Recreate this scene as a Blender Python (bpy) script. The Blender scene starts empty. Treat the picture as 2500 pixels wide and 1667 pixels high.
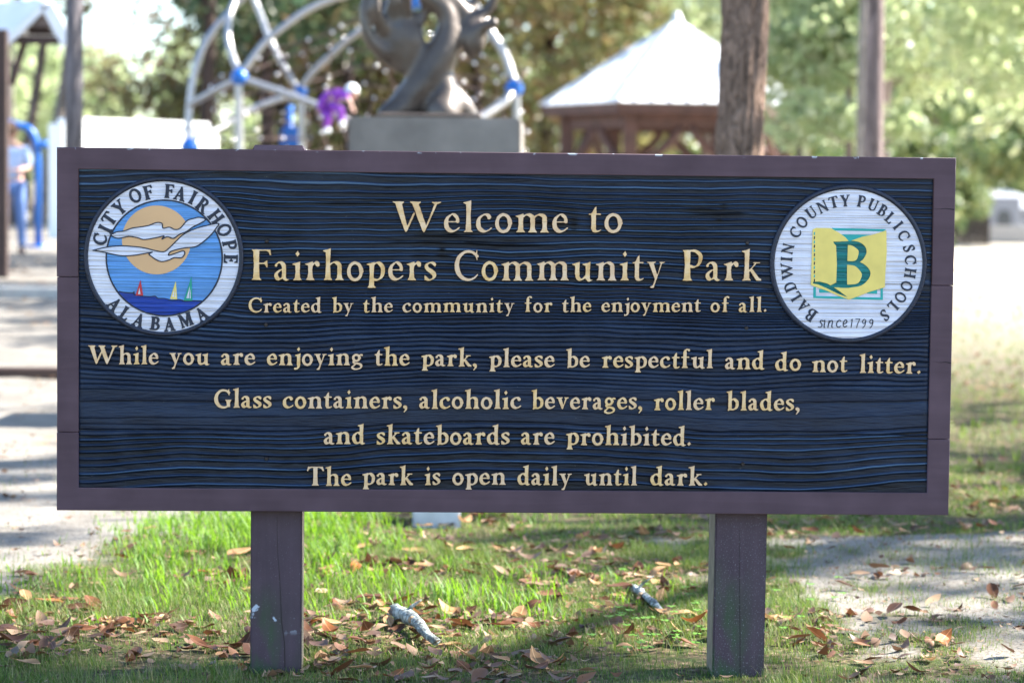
import bpy, bmesh, math, random
import numpy as np
from mathutils import Vector, Matrix
random.seed(7); np.random.seed(7)
S=bpy.context.scene; COL=S.collection
# ------------------------------------------------------------------ camera
CAM=np.array([-.2777,-6.5661,1.2965]); YAW,PITCH,ROLL=.0439,-.0575,.0111; FPX=2500*85/36
def basis():
    f=np.array([math.sin(YAW)*math.cos(PITCH),math.cos(YAW)*math.cos(PITCH),math.sin(PITCH)])
    r0=np.cross(f,[0,0,1]); r0/=np.linalg.norm(r0); u0=np.cross(r0,f)
    return r0*math.cos(ROLL)+u0*math.sin(ROLL),-r0*math.sin(ROLL)+u0*math.cos(ROLL),f
RR,UU,FF=basis()
cd=bpy.data.cameras.new('camera'); cam=bpy.data.objects.new('camera',cd); COL.objects.link(cam); S.camera=cam
m=Matrix.Identity(4)
for i in range(3):
    m[i][0],m[i][1],m[i][2],m[i][3]=RR[i],UU[i],-FF[i],CAM[i]
cam.matrix_world=m
cd.lens=85; cd.sensor_width=36; cd.clip_end=2000; cd.clip_start=.1
cd.dof.use_dof=True; cd.dof.focus_distance=6.62; cd.dof.aperture_fstop=3.0
def P(px,py,Y=0.0):            # photograph point (2500 wide) -> point on the vertical plane y=Y
    d=FF+RR*((px-1250)/FPX)+UU*((833.5-py)/FPX); return CAM+d*((Y-CAM[1])/d[1])
def D(dx,dy,Y): return Vector(P(dx/.9408,dy/.9408,Y))
# ------------------------------------------------------------------ light
SUN_EL,SUN_AZ=math.radians(40),math.radians(13)     # azimuth from +x towards +y
SV=np.array([math.cos(SUN_EL)*math.cos(SUN_AZ),math.cos(SUN_EL)*math.sin(SUN_AZ),math.sin(SUN_EL)])
w=bpy.data.worlds.new('World'); S.world=w; w.use_nodes=True; nt=w.node_tree
sky=nt.nodes.new('ShaderNodeTexSky'); sky.sky_type='NISHITA'; sky.sun_disc=False
sky.sun_elevation=SUN_EL; sky.sun_rotation=math.pi/2-SUN_AZ; sky.air_density=1.0; sky.dust_density=.6; sky.ozone_density=2.6
nt.links.new(sky.outputs[0],nt.nodes['Background'].inputs[0]); nt.nodes['Background'].inputs[1].default_value=.10
sl=bpy.data.lights.new('sun','SUN'); sl.energy=5.0; sl.angle=math.radians(.53); sl.color=(1,.96,.90)
so=bpy.data.objects.new('sun',sl); COL.objects.link(so); so.rotation_euler=Vector(SV).to_track_quat('Z','Y').to_euler()
S.view_settings.view_transform='Standard'; S.view_settings.look='None'; S.view_settings.gamma=1; S.view_settings.exposure=2.5
# ------------------------------------------------------------------ helpers
def tag(o,label=None,cat=None,group=None,kind=None):
    for k,v in (('label',label),('category',cat),('group',group),('kind',kind)):
        if v: o[k]=v
    return o
def link(name,me,mat=None,parent=None,loc=None):
    o=bpy.data.objects.new(name,me); COL.objects.link(o)
    if mat and me is not None and not me.materials: me.materials.append(mat)
    if parent: o.parent=parent
    if loc is not None: o.location=loc
    return o
def thing(name,label,cat,loc=(0,0,0),rz=0,group=None):
    o=bpy.data.objects.new(name,None); COL.objects.link(o); o.location=loc; o.rotation_euler=(0,0,rz); o.empty_display_size=.1
    return tag(o,label,cat,group)
def copy_tree(o,parent=None):
    c=o.copy(); COL.objects.link(c)
    if parent: c.parent=parent
    for ch in list(o.children): copy_tree(ch,c)
    return c
def mesh(name,V,Fs,smooth=False):
    me=bpy.data.meshes.new(name); me.from_pydata([tuple(map(float,v)) for v in V],[],[tuple(f) for f in Fs]); me.validate()
    if smooth: me.polygons.foreach_set('use_smooth',[True]*len(me.polygons))
    me.update(); return me
def npmesh(name,V,T,smooth=False):       # V (n,3), T (m,k)
    V=np.ascontiguousarray(V,np.float32); T=np.ascontiguousarray(T,np.int32)
    me=bpy.data.meshes.new(name); me.vertices.add(len(V)); me.vertices.foreach_set('co',V.ravel())
    k=T.shape[1]; me.loops.add(T.size); me.loops.foreach_set('vertex_index',T.ravel())
    me.polygons.add(len(T)); me.polygons.foreach_set('loop_start',np.arange(0,T.size,k,dtype=np.int32)); me.polygons.foreach_set('loop_total',np.full(len(T),k,np.int32))
    if smooth: me.polygons.foreach_set('use_smooth',np.ones(len(T),bool))
    me.update(calc_edges=True); return me
def attr(me,name,a):
    t=me.attributes.new(name,'FLOAT','POINT'); t.data.foreach_set('value',np.ascontiguousarray(a,np.float32).ravel())
def boxm(name,x0,x1,y0,y1,z0,z1,bev=.003,seg=1):
    bm=bmesh.new(); bmesh.ops.create_cube(bm,size=1)
    for v in bm.verts: v.co=Vector((x0+(v.co.x+.5)*(x1-x0),y0+(v.co.y+.5)*(y1-y0),z0+(v.co.z+.5)*(z1-z0)))
    if bev: bmesh.ops.bevel(bm,geom=list(bm.edges),offset=bev,segments=seg,affect='EDGES')
    me=bpy.data.meshes.new(name); bm.to_mesh(me); bm.free(); return me
def beamm(name,a,b,w,h,bev=.004):           # box beam between two points
    a,b=Vector(a),Vector(b); L=(b-a).length; me=boxm(name,-w/2,w/2,-h/2,h/2,0,L,bev)
    q=(b-a).to_track_quat('Z','Y'); me.transform(Matrix.Translation(a)@q.to_matrix().to_4x4()); return me
def tube(name,pts,r,n=10,cap=True,smooth=True):
    pts=[Vector(p) for p in pts]; r=list(r) if hasattr(r,'__len__') else [r]*len(pts)
    V=[];F=[]; up=None
    for i,p in enumerate(pts):
        t=(pts[min(i+1,len(pts)-1)]-pts[max(i-1,0)]).normalized()
        if up is None: up=t.orthogonal().normalized()
        up=(up-t*up.dot(t)).normalized(); s=t.cross(up)
        for k in range(n):
            a=2*math.pi*k/n; V.append(p+(up*math.cos(a)+s*math.sin(a))*r[i])
    for i in range(len(pts)-1):
        for k in range(n): F.append((i*n+k,i*n+(k+1)%n,(i+1)*n+(k+1)%n,(i+1)*n+k))
    if cap: F.append(tuple(range(n))[::-1]); F.append(tuple(range((len(pts)-1)*n,len(pts)*n)))
    return mesh(name,V,F,smooth)
def vnoise(x,y,seed=0):
    x=np.asarray(x,float); y=np.asarray(y,float)
    xi=np.floor(x).astype(np.int64); yi=np.floor(y).astype(np.int64); fx=x-xi; fy=y-yi
    fx=fx*fx*(3-2*fx); fy=fy*fy*(3-2*fy)
    def h(a,b):
        n=(a*374761393+b*668265263+seed*1442695041)&0x7fffffff
        n=((n^(n>>13))*1274126177)&0x7fffffff; n=(n^(n>>16))&0xffff
        return n/65535.
    return (h(xi,yi)*(1-fx)+h(xi+1,yi)*fx)*(1-fy)+(h(xi,yi+1)*(1-fx)+h(xi+1,yi+1)*fx)*fy
def sstep(a,b,x): t=np.clip((x-a)/(b-a),0,1); return t*t*(3-2*t)
# ------------------------------------------------------------------ materials
class MT:
    def __init__(s,name,rough=.7,spec=.5,metal=0):
        s.m=bpy.data.materials.new(name); s.m.use_nodes=True; s.t=s.m.node_tree; s.b=s.t.nodes['Principled BSDF']
        s.b.inputs['Roughness'].default_value=rough; s.b.inputs['Specular IOR Level'].default_value=spec; s.b.inputs['Metallic'].default_value=metal
        s.tc=s.t.nodes.new('ShaderNodeTexCoord')
    def n(s,k,**kw):
        o=s.t.nodes.new(k)
        for a,v in kw.items():
            if a in o.inputs.keys(): o.inputs[a].default_value=v
            else: setattr(o,a,v)
        return o
    def l(s,a,b): s.t.links.new(a,b); return b
    def mapping(s,scale=(1,1,1),src='Object'):
        mp=s.n('ShaderNodeMapping'); mp.inputs['Scale'].default_value=scale; s.l(s.tc.outputs[src],mp.inputs[0]); return mp.outputs[0]
    def noise(s,scale,detail=3,vec=None,rough=.5,dist=0):
        o=s.n('ShaderNodeTexNoise'); o.inputs['Scale'].default_value=scale; o.inputs['Detail'].default_value=detail; o.inputs['Roughness'].default_value=rough; o.inputs['Distortion'].default_value=dist
        if vec is None: vec=s.tc.outputs['Object']
        s.l(vec,o.inputs['Vector']); return o.outputs['Fac']
    def ramp(s,fac,stops):
        o=s.n('ShaderNodeValToRGB'); e=o.color_ramp.elements
        while len(e)<len(stops): e.new(.5)
        for i,(p,c) in enumerate(stops):
            e[i].position=p; e[i].color=(*c,1) if hasattr(c,'__len__') else (c,c,c,1)
        s.l(fac,o.inputs[0]); return o.outputs[0]
    def mix(s,fac,a,b,mode='MIX'):
        o=s.n('ShaderNodeMix',data_type='RGBA',blend_type=mode)
        for v,i in ((fac,0),(a,6),(b,7)):
            if hasattr(v,'links') or isinstance(v,bpy.types.NodeSocket): s.l(v,o.inputs[i])
            else: o.inputs[i].default_value=(v if i==0 else ((*v,1) if len(v)==3 else v))
        return o.outputs[2]
    def math(s,op,a,b=None,c=None):
        o=s.n('ShaderNodeMath',operation=op)
        for i,v in enumerate((a,b,c)):
            if v is None: continue
            if isinstance(v,bpy.types.NodeSocket): s.l(v,o.inputs[i])
            else: o.inputs[i].default_value=v
        return o.outputs[0]
    def attr(s,name): o=s.n('ShaderNodeAttribute'); o.attribute_name=name; return o.outputs['Fac']
    def sep(s,src='Object'):
        o=s.n('ShaderNodeSeparateXYZ'); s.l(s.tc.outputs[src],o.inputs[0]); return o.outputs
    def color(s,c):
        if isinstance(c,bpy.types.NodeSocket): s.l(c,s.b.inputs['Base Color'])
        else: s.b.inputs['Base Color'].default_value=(*c,1)
        return s
    def bump(s,h,strength=.5,dist=.01):
        o=s.n('ShaderNodeBump'); o.inputs['Strength'].default_value=strength; o.inputs['Distance'].default_value=dist
        s.l(h,o.inputs['Height']); s.l(o.outputs[0],s.b.inputs['Normal']); return s
def simple(name,c,rough=.7,metal=0,var=.25,scale=6,spec=.5,bump=0):
    t=MT(name,rough,spec,metal); n=t.noise(scale,5)
    t.color(t.ramp(n,[(.25,tuple(v*(1-var) for v in c)),(.75,tuple(min(1,v*(1+var)) for v in c))]))
    if bump: t.bump(t.noise(scale*6,4),bump,.01)
    return t.m
def leafmat(name,cols,rough=.45,trans=.35,tcol=None):
    t=MT(name,rough,.5); g=t.n('ShaderNodeNewGeometry'); oi=t.n('ShaderNodeObjectInfo')
    r=t.ramp(g.outputs['Random Per Island'],[(i/(len(cols)-1) if len(cols)>1 else 0,c) for i,c in enumerate(cols)])
    t.color(r); tr=t.n('ShaderNodeBsdfTranslucent'); mx=t.n('ShaderNodeMixShader'); mx.inputs[0].default_value=trans
    if tcol: t.l(t.mix(.6,r,tcol),tr.inputs[0])
    else: t.l(r,tr.inputs[0])
    out=t.t.nodes['Material Output']; t.l(t.b.outputs[0],mx.inputs[1]); t.l(tr.outputs[0],mx.inputs[2]); t.l(mx.outputs[0],out.inputs[0]); return t.m
def terrain(x,y):
    r=.72*sstep(9,24,y)*(1-sstep(2.5,9,x-.12*(y-10)))
    return r+.012*(vnoise(x*2.3,y*2.3,3)-.5)*(1-sstep(8,20,y))*2
def tz(x,y): return float(terrain(np.array([x]),np.array([y]))[0])
# ------------------------------------------------------------------ carved alphabet (strokes and outlines, cap height 1)
def catmull(p, n=10):
    p=np.array(p,float); q=np.vstack([2*p[0]-p[1],p,2*p[-1]-p[-2]]); out=[]
    for i in range(1,len(q)-2):
        for t in np.arange(n)/n:
            a,b,c,d=q[i-1:i+3]
            out.append(.5*((2*b)+(c-a)*t+(2*a-5*b+4*c-d)*t*t+(3*b-a-3*c+d)*t**3))
    out.append(p[-1]); return np.array(out)
THICK,THIN,NIB=.165,.045,math.radians(17)
def capsule_field(X,Y,pts,r):
    F=np.full(X.shape,1e9)
    for i in range(len(pts)-1):
        ax,ay=pts[i]; bx,by=pts[i+1]; dx,dy=bx-ax,by-ay; L=dx*dx+dy*dy+1e-12
        t=np.clip(((X-ax)*dx+(Y-ay)*dy)/L,0,1)
        F=np.minimum(F,np.hypot(X-ax-t*dx,Y-ay-t*dy)-(r[i]+(r[i+1]-r[i])*t))
    return F
def poly_field(X,Y,P):
    P=np.array(P,float); D=np.full(X.shape,1e9); S=np.zeros(X.shape,bool)
    for i in range(len(P)):
        ax,ay=P[i]; bx,by=P[(i+1)%len(P)]; dx,dy=bx-ax,by-ay; L=dx*dx+dy*dy+1e-12
        t=np.clip(((X-ax)*dx+(Y-ay)*dy)/L,0,1)
        D=np.minimum(D,np.hypot(X-ax-t*dx,Y-ay-t*dy))
        c=((ay>Y)!=(by>Y)); xx=ax+(Y-ay)*dx/(dy if abs(dy)>1e-12 else 1e-12)
        S^=c&(X<xx)
    return np.where(S,-D,D)
def nibw(pts,mult,w):
    d=np.gradient(pts,axis=0); th=np.arctan2(d[:,1],d[:,0])
    s=np.abs(np.sin(th-NIB))**1.25
    mult=np.where(mult>1,1+(mult-1)*.4,mult)
    r=(THIN+(w-THIN)*s)*mult/2
    k=5
    if len(r)>2*k:
        e=np.concatenate([np.full(k,r[0]),r,np.full(k,r[-1])]); r=np.convolve(e,np.ones(2*k+1)/(2*k+1),'valid')
    return r
def stroke(P,w=THICK,smooth=True):
    P=[tuple(p)+(1,)*(3-len(p)) for p in P]
    Q=catmull(P) if smooth else np.array(P,float)
    if not smooth:
        R=[]; 
        for i in range(len(Q)-1):
            for t in np.arange(6)/6: R.append(Q[i]*(1-t)+Q[i+1]*t)
        R.append(Q[-1]); Q=np.array(R)
    return ('c',Q[:,:2],nibw(Q[:,:2],Q[:,2],w))
def ell(cx,cy,rx,ry,a0,a1,w=THICK,m=None,tilt=0):
    A=np.radians(np.linspace(a0,a1,26)); m=m or (1,1)
    mm=np.interp(np.linspace(0,1,26),np.linspace(0,1,len(m)),m)
    x=rx*np.cos(A);y=ry*np.sin(A);t=math.radians(tilt)
    Q=np.stack([cx+x*math.cos(t)-y*math.sin(t),cy+x*math.sin(t)+y*math.cos(t)],-1)
    return ('c',Q,nibw(Q,mm,w))
def line(x0,y0,x1,y1,w0,w1=None):
    return ('c',np.array([(x0,y0),(x1,y1)],float),np.array([w0/2,(w1 or w0)/2]))
def dot(x,y,r): return ('c',np.array([(x,y),(x+1e-4,y)]),np.array([r,r]))
def poly(*p): return ('p',p)
def stem(x,top,bot,w=.165,head='serif',foot='serif',lean=0):
    h=w/2; L=[];R=[]
    xl=lambda y:x+lean*(y-bot)/(top-bot)
    if foot=='serif': L+=[(xl(bot)-h-.065,bot),(xl(bot)-h-.055,bot+.035),(xl(bot)-h-.012,bot+.09)];R+=[(xl(bot)+h+.065,bot),(xl(bot)+h+.055,bot+.035),(xl(bot)+h+.012,bot+.09)]
    else: L+=[(xl(bot)-h,bot)];R+=[(xl(bot)+h,bot)]
    m=(top+bot)/2; L+=[(xl(m)-h+.008,m)];R+=[(xl(m)+h-.008,m)]
    if head=='serif': L+=[(xl(top)-h-.012,top-.09),(xl(top)-h-.055,top-.035),(xl(top)-h-.065,top)];R+=[(xl(top)+h+.012,top-.09),(xl(top)+h+.055,top-.035),(xl(top)+h+.065,top)]
    elif head=='flag': L+=[(xl(top)-h,top-.14),(xl(top)-h-.09,top-.1),(xl(top)-h-.09,top-.065),(xl(top)-h+.05,top-.03)];R+=[(xl(top)+h+.012,top+.015)]
    elif head=='cap1': L+=[(xl(top)-h-.012,top-.09),(xl(top)-h-.055,top-.035),(xl(top)-h-.065,top)];R+=[(xl(top)+h,top)]
    else: L+=[(xl(top)-h,top)];R+=[(xl(top)+h,top)]
    return ('p',L+R[::-1])
G={}   # name -> (advance, shapes)
XH=.61
def arch(x0,x1,top=XH,w=THICK):   # shoulder from stem x0 to stem x1
    return [stroke([(x0+.02,top-.15,.7),(x0+.12,top-.06,1),((x0+x1)/2+.05,top-.03,1.5),(x1-.015,top-.1,1),(x1,top-.24,1)]),stem(x1,top-.2,0,head='none')]
G['a']=(.5,[dot(.085,.475,.052),stroke([(.075,.5,.8),(.17,.575,1),(.28,.555,1),(.335,.46,.9),(.34,.3,.95),(.34,.14,.95)]),stroke([(.34,.2,.9),(.36,.07,.8),(.43,.025,1),(.5,.035,.6)]),
 stroke([(.32,.37,.8),(.2,.32,1),(.105,.22,.9),(.1,.12,.9),(.17,.045,1.3),(.26,.07,1),(.33,.14,.8)])])
G['b']=(.62,[stem(.17,1.03,.0,head='flag',foot='none'),stroke([(.17,.46,.7),(.28,.56,1),(.39,.57,1.2),(.505,.45,.9),(.52,.3,.97),(.47,.12,.95),(.32,.03,1.2),(.17,.05,1),(.1,.0,.8)])])
G['c']=(.54,[dot(.43,.475,.062),stroke([(.45,.5,.8),(.37,.575,1.1),(.25,.565,1.1),(.13,.45,.9),(.105,.3,1),(.14,.14,1),(.27,.045,1.6),(.4,.07,1.2),(.51,.15,.5)])])
G['d']=(.64,[stem(.47,1.03,.03,head='flag',foot='none'),stroke([(.47,.07,.8),(.53,.02,1),(.62,.03,.5)]),stroke([(.44,.5,.8),(.35,.575,1.1),(.24,.56,1.1),(.13,.44,.9),(.11,.28,1),(.17,.1,1),(.28,.04,1.2),(.4,.1,.9),(.46,.18,.7)])])
G['e']=(.54,[line(.1,.345,.47,.345,.05),stroke([(.455,.35,.75),(.44,.47,.75),(.35,.57,1),(.26,.575,1.1),(.14,.46,.9),(.105,.3,1),(.14,.14,1),(.27,.045,1.6),(.4,.075,1.2),(.51,.16,.5)])])
G['f']=(.42,[stem(.18,.86,0,head='none'),stroke([(.18,.78,.9),(.19,.92,.8),(.27,1.0,1),(.37,.985,1)]),dot(.375,.955,.05),line(.03,.575,.36,.585,.06)])
G['g']=(.56,[ell(.25,.4,.155,.165,0,360,w=.15),stroke([(.38,.5,.8),(.45,.56,1),(.53,.55,1.2)]),stroke([(.17,.27,.8),(.11,.2,.8),(.15,.12,1),(.3,.09,1.9),(.44,.05,1.3),(.5,-.06,.8),(.42,-.17,1),(.25,-.215,1.5),(.09,-.18,1),(.06,-.09,.8),(.14,-.01,.9),(.22,.08,.7)],w=.13)])
G['h']=(.68,[stem(.15,1.03,0,head='flag')]+arch(.15,.52))
G['i']=(.34,[stem(.18,XH,0,head='flag'),poly((.17,.74),(.25,.85),(.19,.97),(.1,.86))])
G['j']=(.32,[stem(.2,XH,.0,head='flag',foot='none'),stroke([(.2,.05,.95),(.195,-.08,.85),(.12,-.2,.9),(.03,-.235,1)]),dot(.035,-.2,.055),poly((.19,.74),(.27,.85),(.21,.97),(.12,.86))])
G['k']=(.66,[stem(.17,1.03,0,head='flag'),line(.23,.3,.45,.56,.06,.05),line(.38,.585,.58,.585,.05),poly((.24,.36),(.33,.42),(.56,.12),(.64,.06),(.64,0),(.48,0),(.42,.08)),])
G['l']=(.34,[stem(.18,1.03,0,head='flag')])
G['m']=(1.05,[stem(.15,XH,0,head='flag')]+arch(.15,.52)+arch(.52,.89))
G['n']=(.68,[stem(.15,XH,0,head='flag')]+arch(.15,.52))
G['o']=(.6,[ell(.3,.3,.2,.272,0,360,w=.165)])
G['p']=(.64,[stem(.17,XH,-.24,head='flag'),stroke([(.17,.46,.7),(.28,.56,1),(.39,.575,1.2),(.51,.45,.9),(.53,.3,.97),(.48,.12,.95),(.34,.03,1.3),(.2,.06,1)])])
G['r']=(.47,[stem(.17,XH,0,head='flag'),stroke([(.2,.44,.6),(.28,.54,.9),(.37,.57,1.4),(.41,.5,.8)]),dot(.4,.5,.065)])
G['s']=(.42,[poly((.385,.6),(.35,.6),(.33,.5),(.36,.44),(.385,.44)),stroke([(.36,.52,.7),(.29,.575,1),(.19,.575,1),(.09,.49,.8),(.13,.385,.9),(.25,.3,1.35),(.34,.21,1),(.33,.11,.8),(.24,.04,1),(.14,.035,1),(.07,.1,.6)],w=.17),poly((.03,.0),(.065,.0),(.1,.1),(.06,.18),(.03,.18))])
G['t']=(.4,[stem(.18,.62,.09,head='none',foot='none'),poly((.03,.56),(.12,.62),(.2,.8),(.26,.84),(.27,.55)),stroke([(.18,.15,.95),(.2,.06,.95),(.29,.03,1.5),(.39,.075,.6)]),line(.05,.575,.37,.58,.06)])
G['u']=(.69,[stem(.17,XH,.2,head='flag',foot='none'),stroke([(.17,.25,.95),(.19,.1,.9),(.28,.04,1.5),(.38,.075,1.2),(.47,.17,.7)]),stem(.51,XH,0.03,head='flag',foot='none'),stroke([(.51,.08,.8),(.56,.02,1),(.66,.02,.5)])])
G['v']=(.6,[poly((.0,.61),(.0,.575),(.07,.54),(.25,.04),(.29,-.02),(.33,.04),(.5,.54),(.6,.575),(.6,.61),(.4,.61),(.4,.575),(.44,.54),(.34,.2),(.24,.54),(.3,.575),(.3,.61))])
G['y']=(.6,[poly((.0,.61),(.0,.575),(.07,.54),(.26,.04),(.2,-.14),(.11,-.2),(.12,-.25),(.24,-.24),(.5,.54),(.6,.575),(.6,.61),(.4,.61),(.4,.575),(.44,.54),(.345,.19),(.24,.54),(.3,.575),(.3,.61))])
G['.']=(.24,[poly((.09,-.01),(.2,.08),(.12,.18),(.02,.08))])
G[',']=(.24,[dot(.1,.08,.085),stroke([(.15,.08,.8),(.15,-.05,.7),(.06,-.19,.4)],w=.14)])
G['W']=(1.5,[poly((0,1),(0,.96),(.08,.91),(.37,.05),(.42,-.01),(.47,.05),(.7,.6),(.67,.7),(.46,.24),(.3,.9),(.36,.96),(.36,1)),
 poly((.53,1),(.53,.96),(.6,.91),(.92,.05),(.97,-.01),(1.02,.05),(1.38,.91),(1.5,.96),(1.5,1),(1.2,1),(1.2,.96),(1.28,.91),(1.04,.26),(.82,.9),(.88,.96),(.88,1))])
G['F']=(.7,[stem(.22,1,0,w=.2,head='cap1'),poly((.2,.995),(.67,.995),(.7,.8),(.64,.8),(.6,.9),(.52,.94),(.2,.94)),poly((.2,.57),(.45,.57),(.54,.64),(.58,.64),(.58,.41),(.54,.41),(.47,.51),(.2,.51))])
G['C']=(.82,[ell(.49,.485,.375,.455,42,322,w=.2,m=(.7,1,1,1,.45)),poly((.735,.99),(.775,1.0),(.785,.66),(.745,.66),(.7,.8))])
G['P']=(.74,[stem(.22,1,0,w=.2,head='cap1'),stroke([(.22,.97,1),(.45,.965,1.2),(.6,.87,.9),(.635,.72,.95),(.57,.53,.95),(.42,.45,1.3),(.3,.48,1)])])
G['G']=(.88,[ell(.48,.485,.365,.455,45,310,w=.2,m=(.7,1,1,1,.7)),poly((.71,.99),(.745,1.0),(.76,.68),(.72,.68),(.68,.82)),stem(.71,.44,.06,w=.165,head='serif',foot='none')])
G['T']=(.84,[stem(.42,.96,0,w=.2,head='none'),poly((.06,.99),(.78,.99),(.84,.78),(.79,.76),(.72,.88),(.6,.94),(.24,.94),(.12,.88),(.05,.76),(.0,.78))])
G['A']=(.84,[poly((.36,1.0),(.46,1.02),(.75,.09),(.84,.04),(.84,0),(.5,0),(.5,.04),(.55,.09),(.37,.72),(.18,.09),(.25,.04),(.25,0),(0,0),(0,.04),(.09,.09),(.37,.88)),line(.2,.33,.56,.33,.06)])
G['B']=(.72,[stem(.2,1,0,w=.2,head='cap1',foot='none'),poly((.0,0),(.0,.04),(.09,.1),(.3,.1),(.3,.0)),stroke([(.18,.97,1.1),(.4,.965,1.3),(.54,.87,.9),(.56,.74,.9),(.48,.58,.9),(.3,.535,1)],w=.17),stroke([(.3,.54,1),(.48,.51,1),(.61,.38,1),(.63,.25,1),(.53,.08,1),(.35,.03,1.3),(.18,.03,1.1)])])
G['D']=(.84,[stem(.2,1,0,w=.2,head='cap1',foot='none'),poly((.0,0),(.0,.04),(.09,.1),(.3,.1),(.3,.0)),stroke([(.18,.97,1.1),(.45,.96,1.3),(.66,.8,1),(.73,.5,1),(.66,.2,1),(.45,.035,1.3),(.18,.03,1.1)])])
G['E']=(.66,[stem(.2,1,0,w=.2,head='cap1',foot='none'),poly((.2,1),(.6,1),(.62,.8),(.57,.8),(.5,.93),(.2,.94)),poly((.2,.56),(.4,.56),(.48,.64),(.52,.64),(.52,.41),(.48,.41),(.42,.5),(.2,.5)),poly((0,0),(0,.04),(.09,.08),(.2,.06),(.5,.07),(.6,.22),(.65,.22),(.62,0))])
G['H']=(.9,[stem(.19,1,0,w=.19),stem(.71,1,0,w=.19),line(.2,.52,.7,.52,.06)])
G['I']=(.38,[stem(.19,1,0,w=.19)])
G['L']=(.66,[stem(.19,1,0,w=.19,foot='none'),poly((0,0),(0,.04),(.09,.08),(.2,.06),(.5,.07),(.6,.24),(.66,.24),(.62,0))])
G['M']=(1.06,[stem(.16,1,0,w=.08),stem(.86,1,0,w=.19),poly((.05,1),(.27,1),(.52,.36),(.78,1),(.9,1),(.54,.0),(.48,.0),(.16,.86))])
G['N']=(.92,[stem(.16,1,0,w=.08),stem(.76,1,0,w=.08),poly((.02,1),(.26,1),(.74,.28),(.79,.28),(.79,0),(.73,0),(.14,.86))])
G['O']=(.9,[ell(.45,.49,.345,.465,0,360,w=.175)])
G['R']=(.84,[stem(.2,1,0,w=.2,head='cap1'),stroke([(.18,.97,1.1),(.4,.965,1.3),(.56,.87,.9),(.58,.73,.9),(.5,.55,.9),(.3,.5,1)]),poly((.36,.52),(.5,.54),(.76,.08),(.88,.03),(.88,0),(.64,0),(.56,.1))])
G['S']=(.6,[poly((.5,.98),(.54,.98),(.55,.7),(.51,.7),(.45,.84)),stroke([(.5,.85,.6),(.42,.95,1),(.28,.965,1.1),(.13,.84,.85),(.16,.66,.9),(.32,.52,1.2),(.47,.37,1),(.49,.2,.85),(.37,.05,1),(.22,.035,1.1),(.1,.14,.7)],w=.19),poly((.04,.02),(.08,.02),(.13,.16),(.09,.3),(.05,.3))])
G['U']=(.9,[stem(.19,1,.3,w=.19,foot='none'),stroke([(.19,.34,.95),(.21,.15,.95),(.34,.04,1.2),(.5,.03,1.3),(.66,.14,.8),(.7,.34,.5),(.7,.6,.45)]),stem(.7,1,.5,w=.08,foot='none')])
G['Y']=(.86,[stem(.42,.5,0,w=.19,head='none'),poly((0,1),(0,.96),(.07,.92),(.33,.42),(.5,.4),(.76,.92),(.86,.96),(.86,1),(.6,1),(.6,.96),(.67,.92),(.5,.56),(.28,.92),(.36,.96),(.36,1))])
# light italic
def it(*P,w=.075,m=1): return ('c',catmull([p[:2] for p in P]),np.full((len(P)-1)*10+1,w/2))
G['_s']=(.45,[it((.42,.56),(.33,.62),(.22,.58),(.2,.46),(.3,.34),(.36,.2),(.28,.05),(.15,.0),(.03,.03))])
G['_i']=(.22,[it((.04,.6),(.1,.62),(.14,.6),(.1,.3),(.08,.06),(.14,.0))])
G['_n']=(.52,[it((.02,.0),(.07,.3),(.12,.6)),it((.07,.3),(.2,.52),(.34,.62),(.42,.52),(.38,.25),(.36,.06),(.44,.0))])
G['_c']=(.48,[it((.44,.56),(.32,.62),(.16,.52),(.07,.28),(.12,.06),(.26,.0),(.42,.1))])
G['_e']=(.5,[it((.1,.28),(.28,.32),(.4,.44),(.36,.6),(.22,.6),(.09,.36),(.09,.12),(.22,.0),(.4,.1))])
G['_1']=(.3,[it((.2,.94),(.14,.5),(.07,.0)),it((.06,.82),(.14,.88),(.2,.94))])
G['_7']=(.52,[it((.04,.86),(.25,.88),(.5,.88)),it((.5,.88),(.34,.5),(.22,.2),(.16,-.1))])
G['_9']=(.52,[it((.42,.72),(.34,.88),(.2,.88),(.08,.68),(.1,.5),(.22,.42),(.36,.52),(.44,.76)),it((.44,.76),(.4,.4),(.28,.12),(.1,-.08))])
def field(shapes,X,Y):
    F=np.full(X.shape,1e9)
    for s in shapes:
        F=np.minimum(F,capsule_field(X,Y,s[1],s[2]) if s[0]=='c' else poly_field(X,Y,s[1]))
    return F
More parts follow.
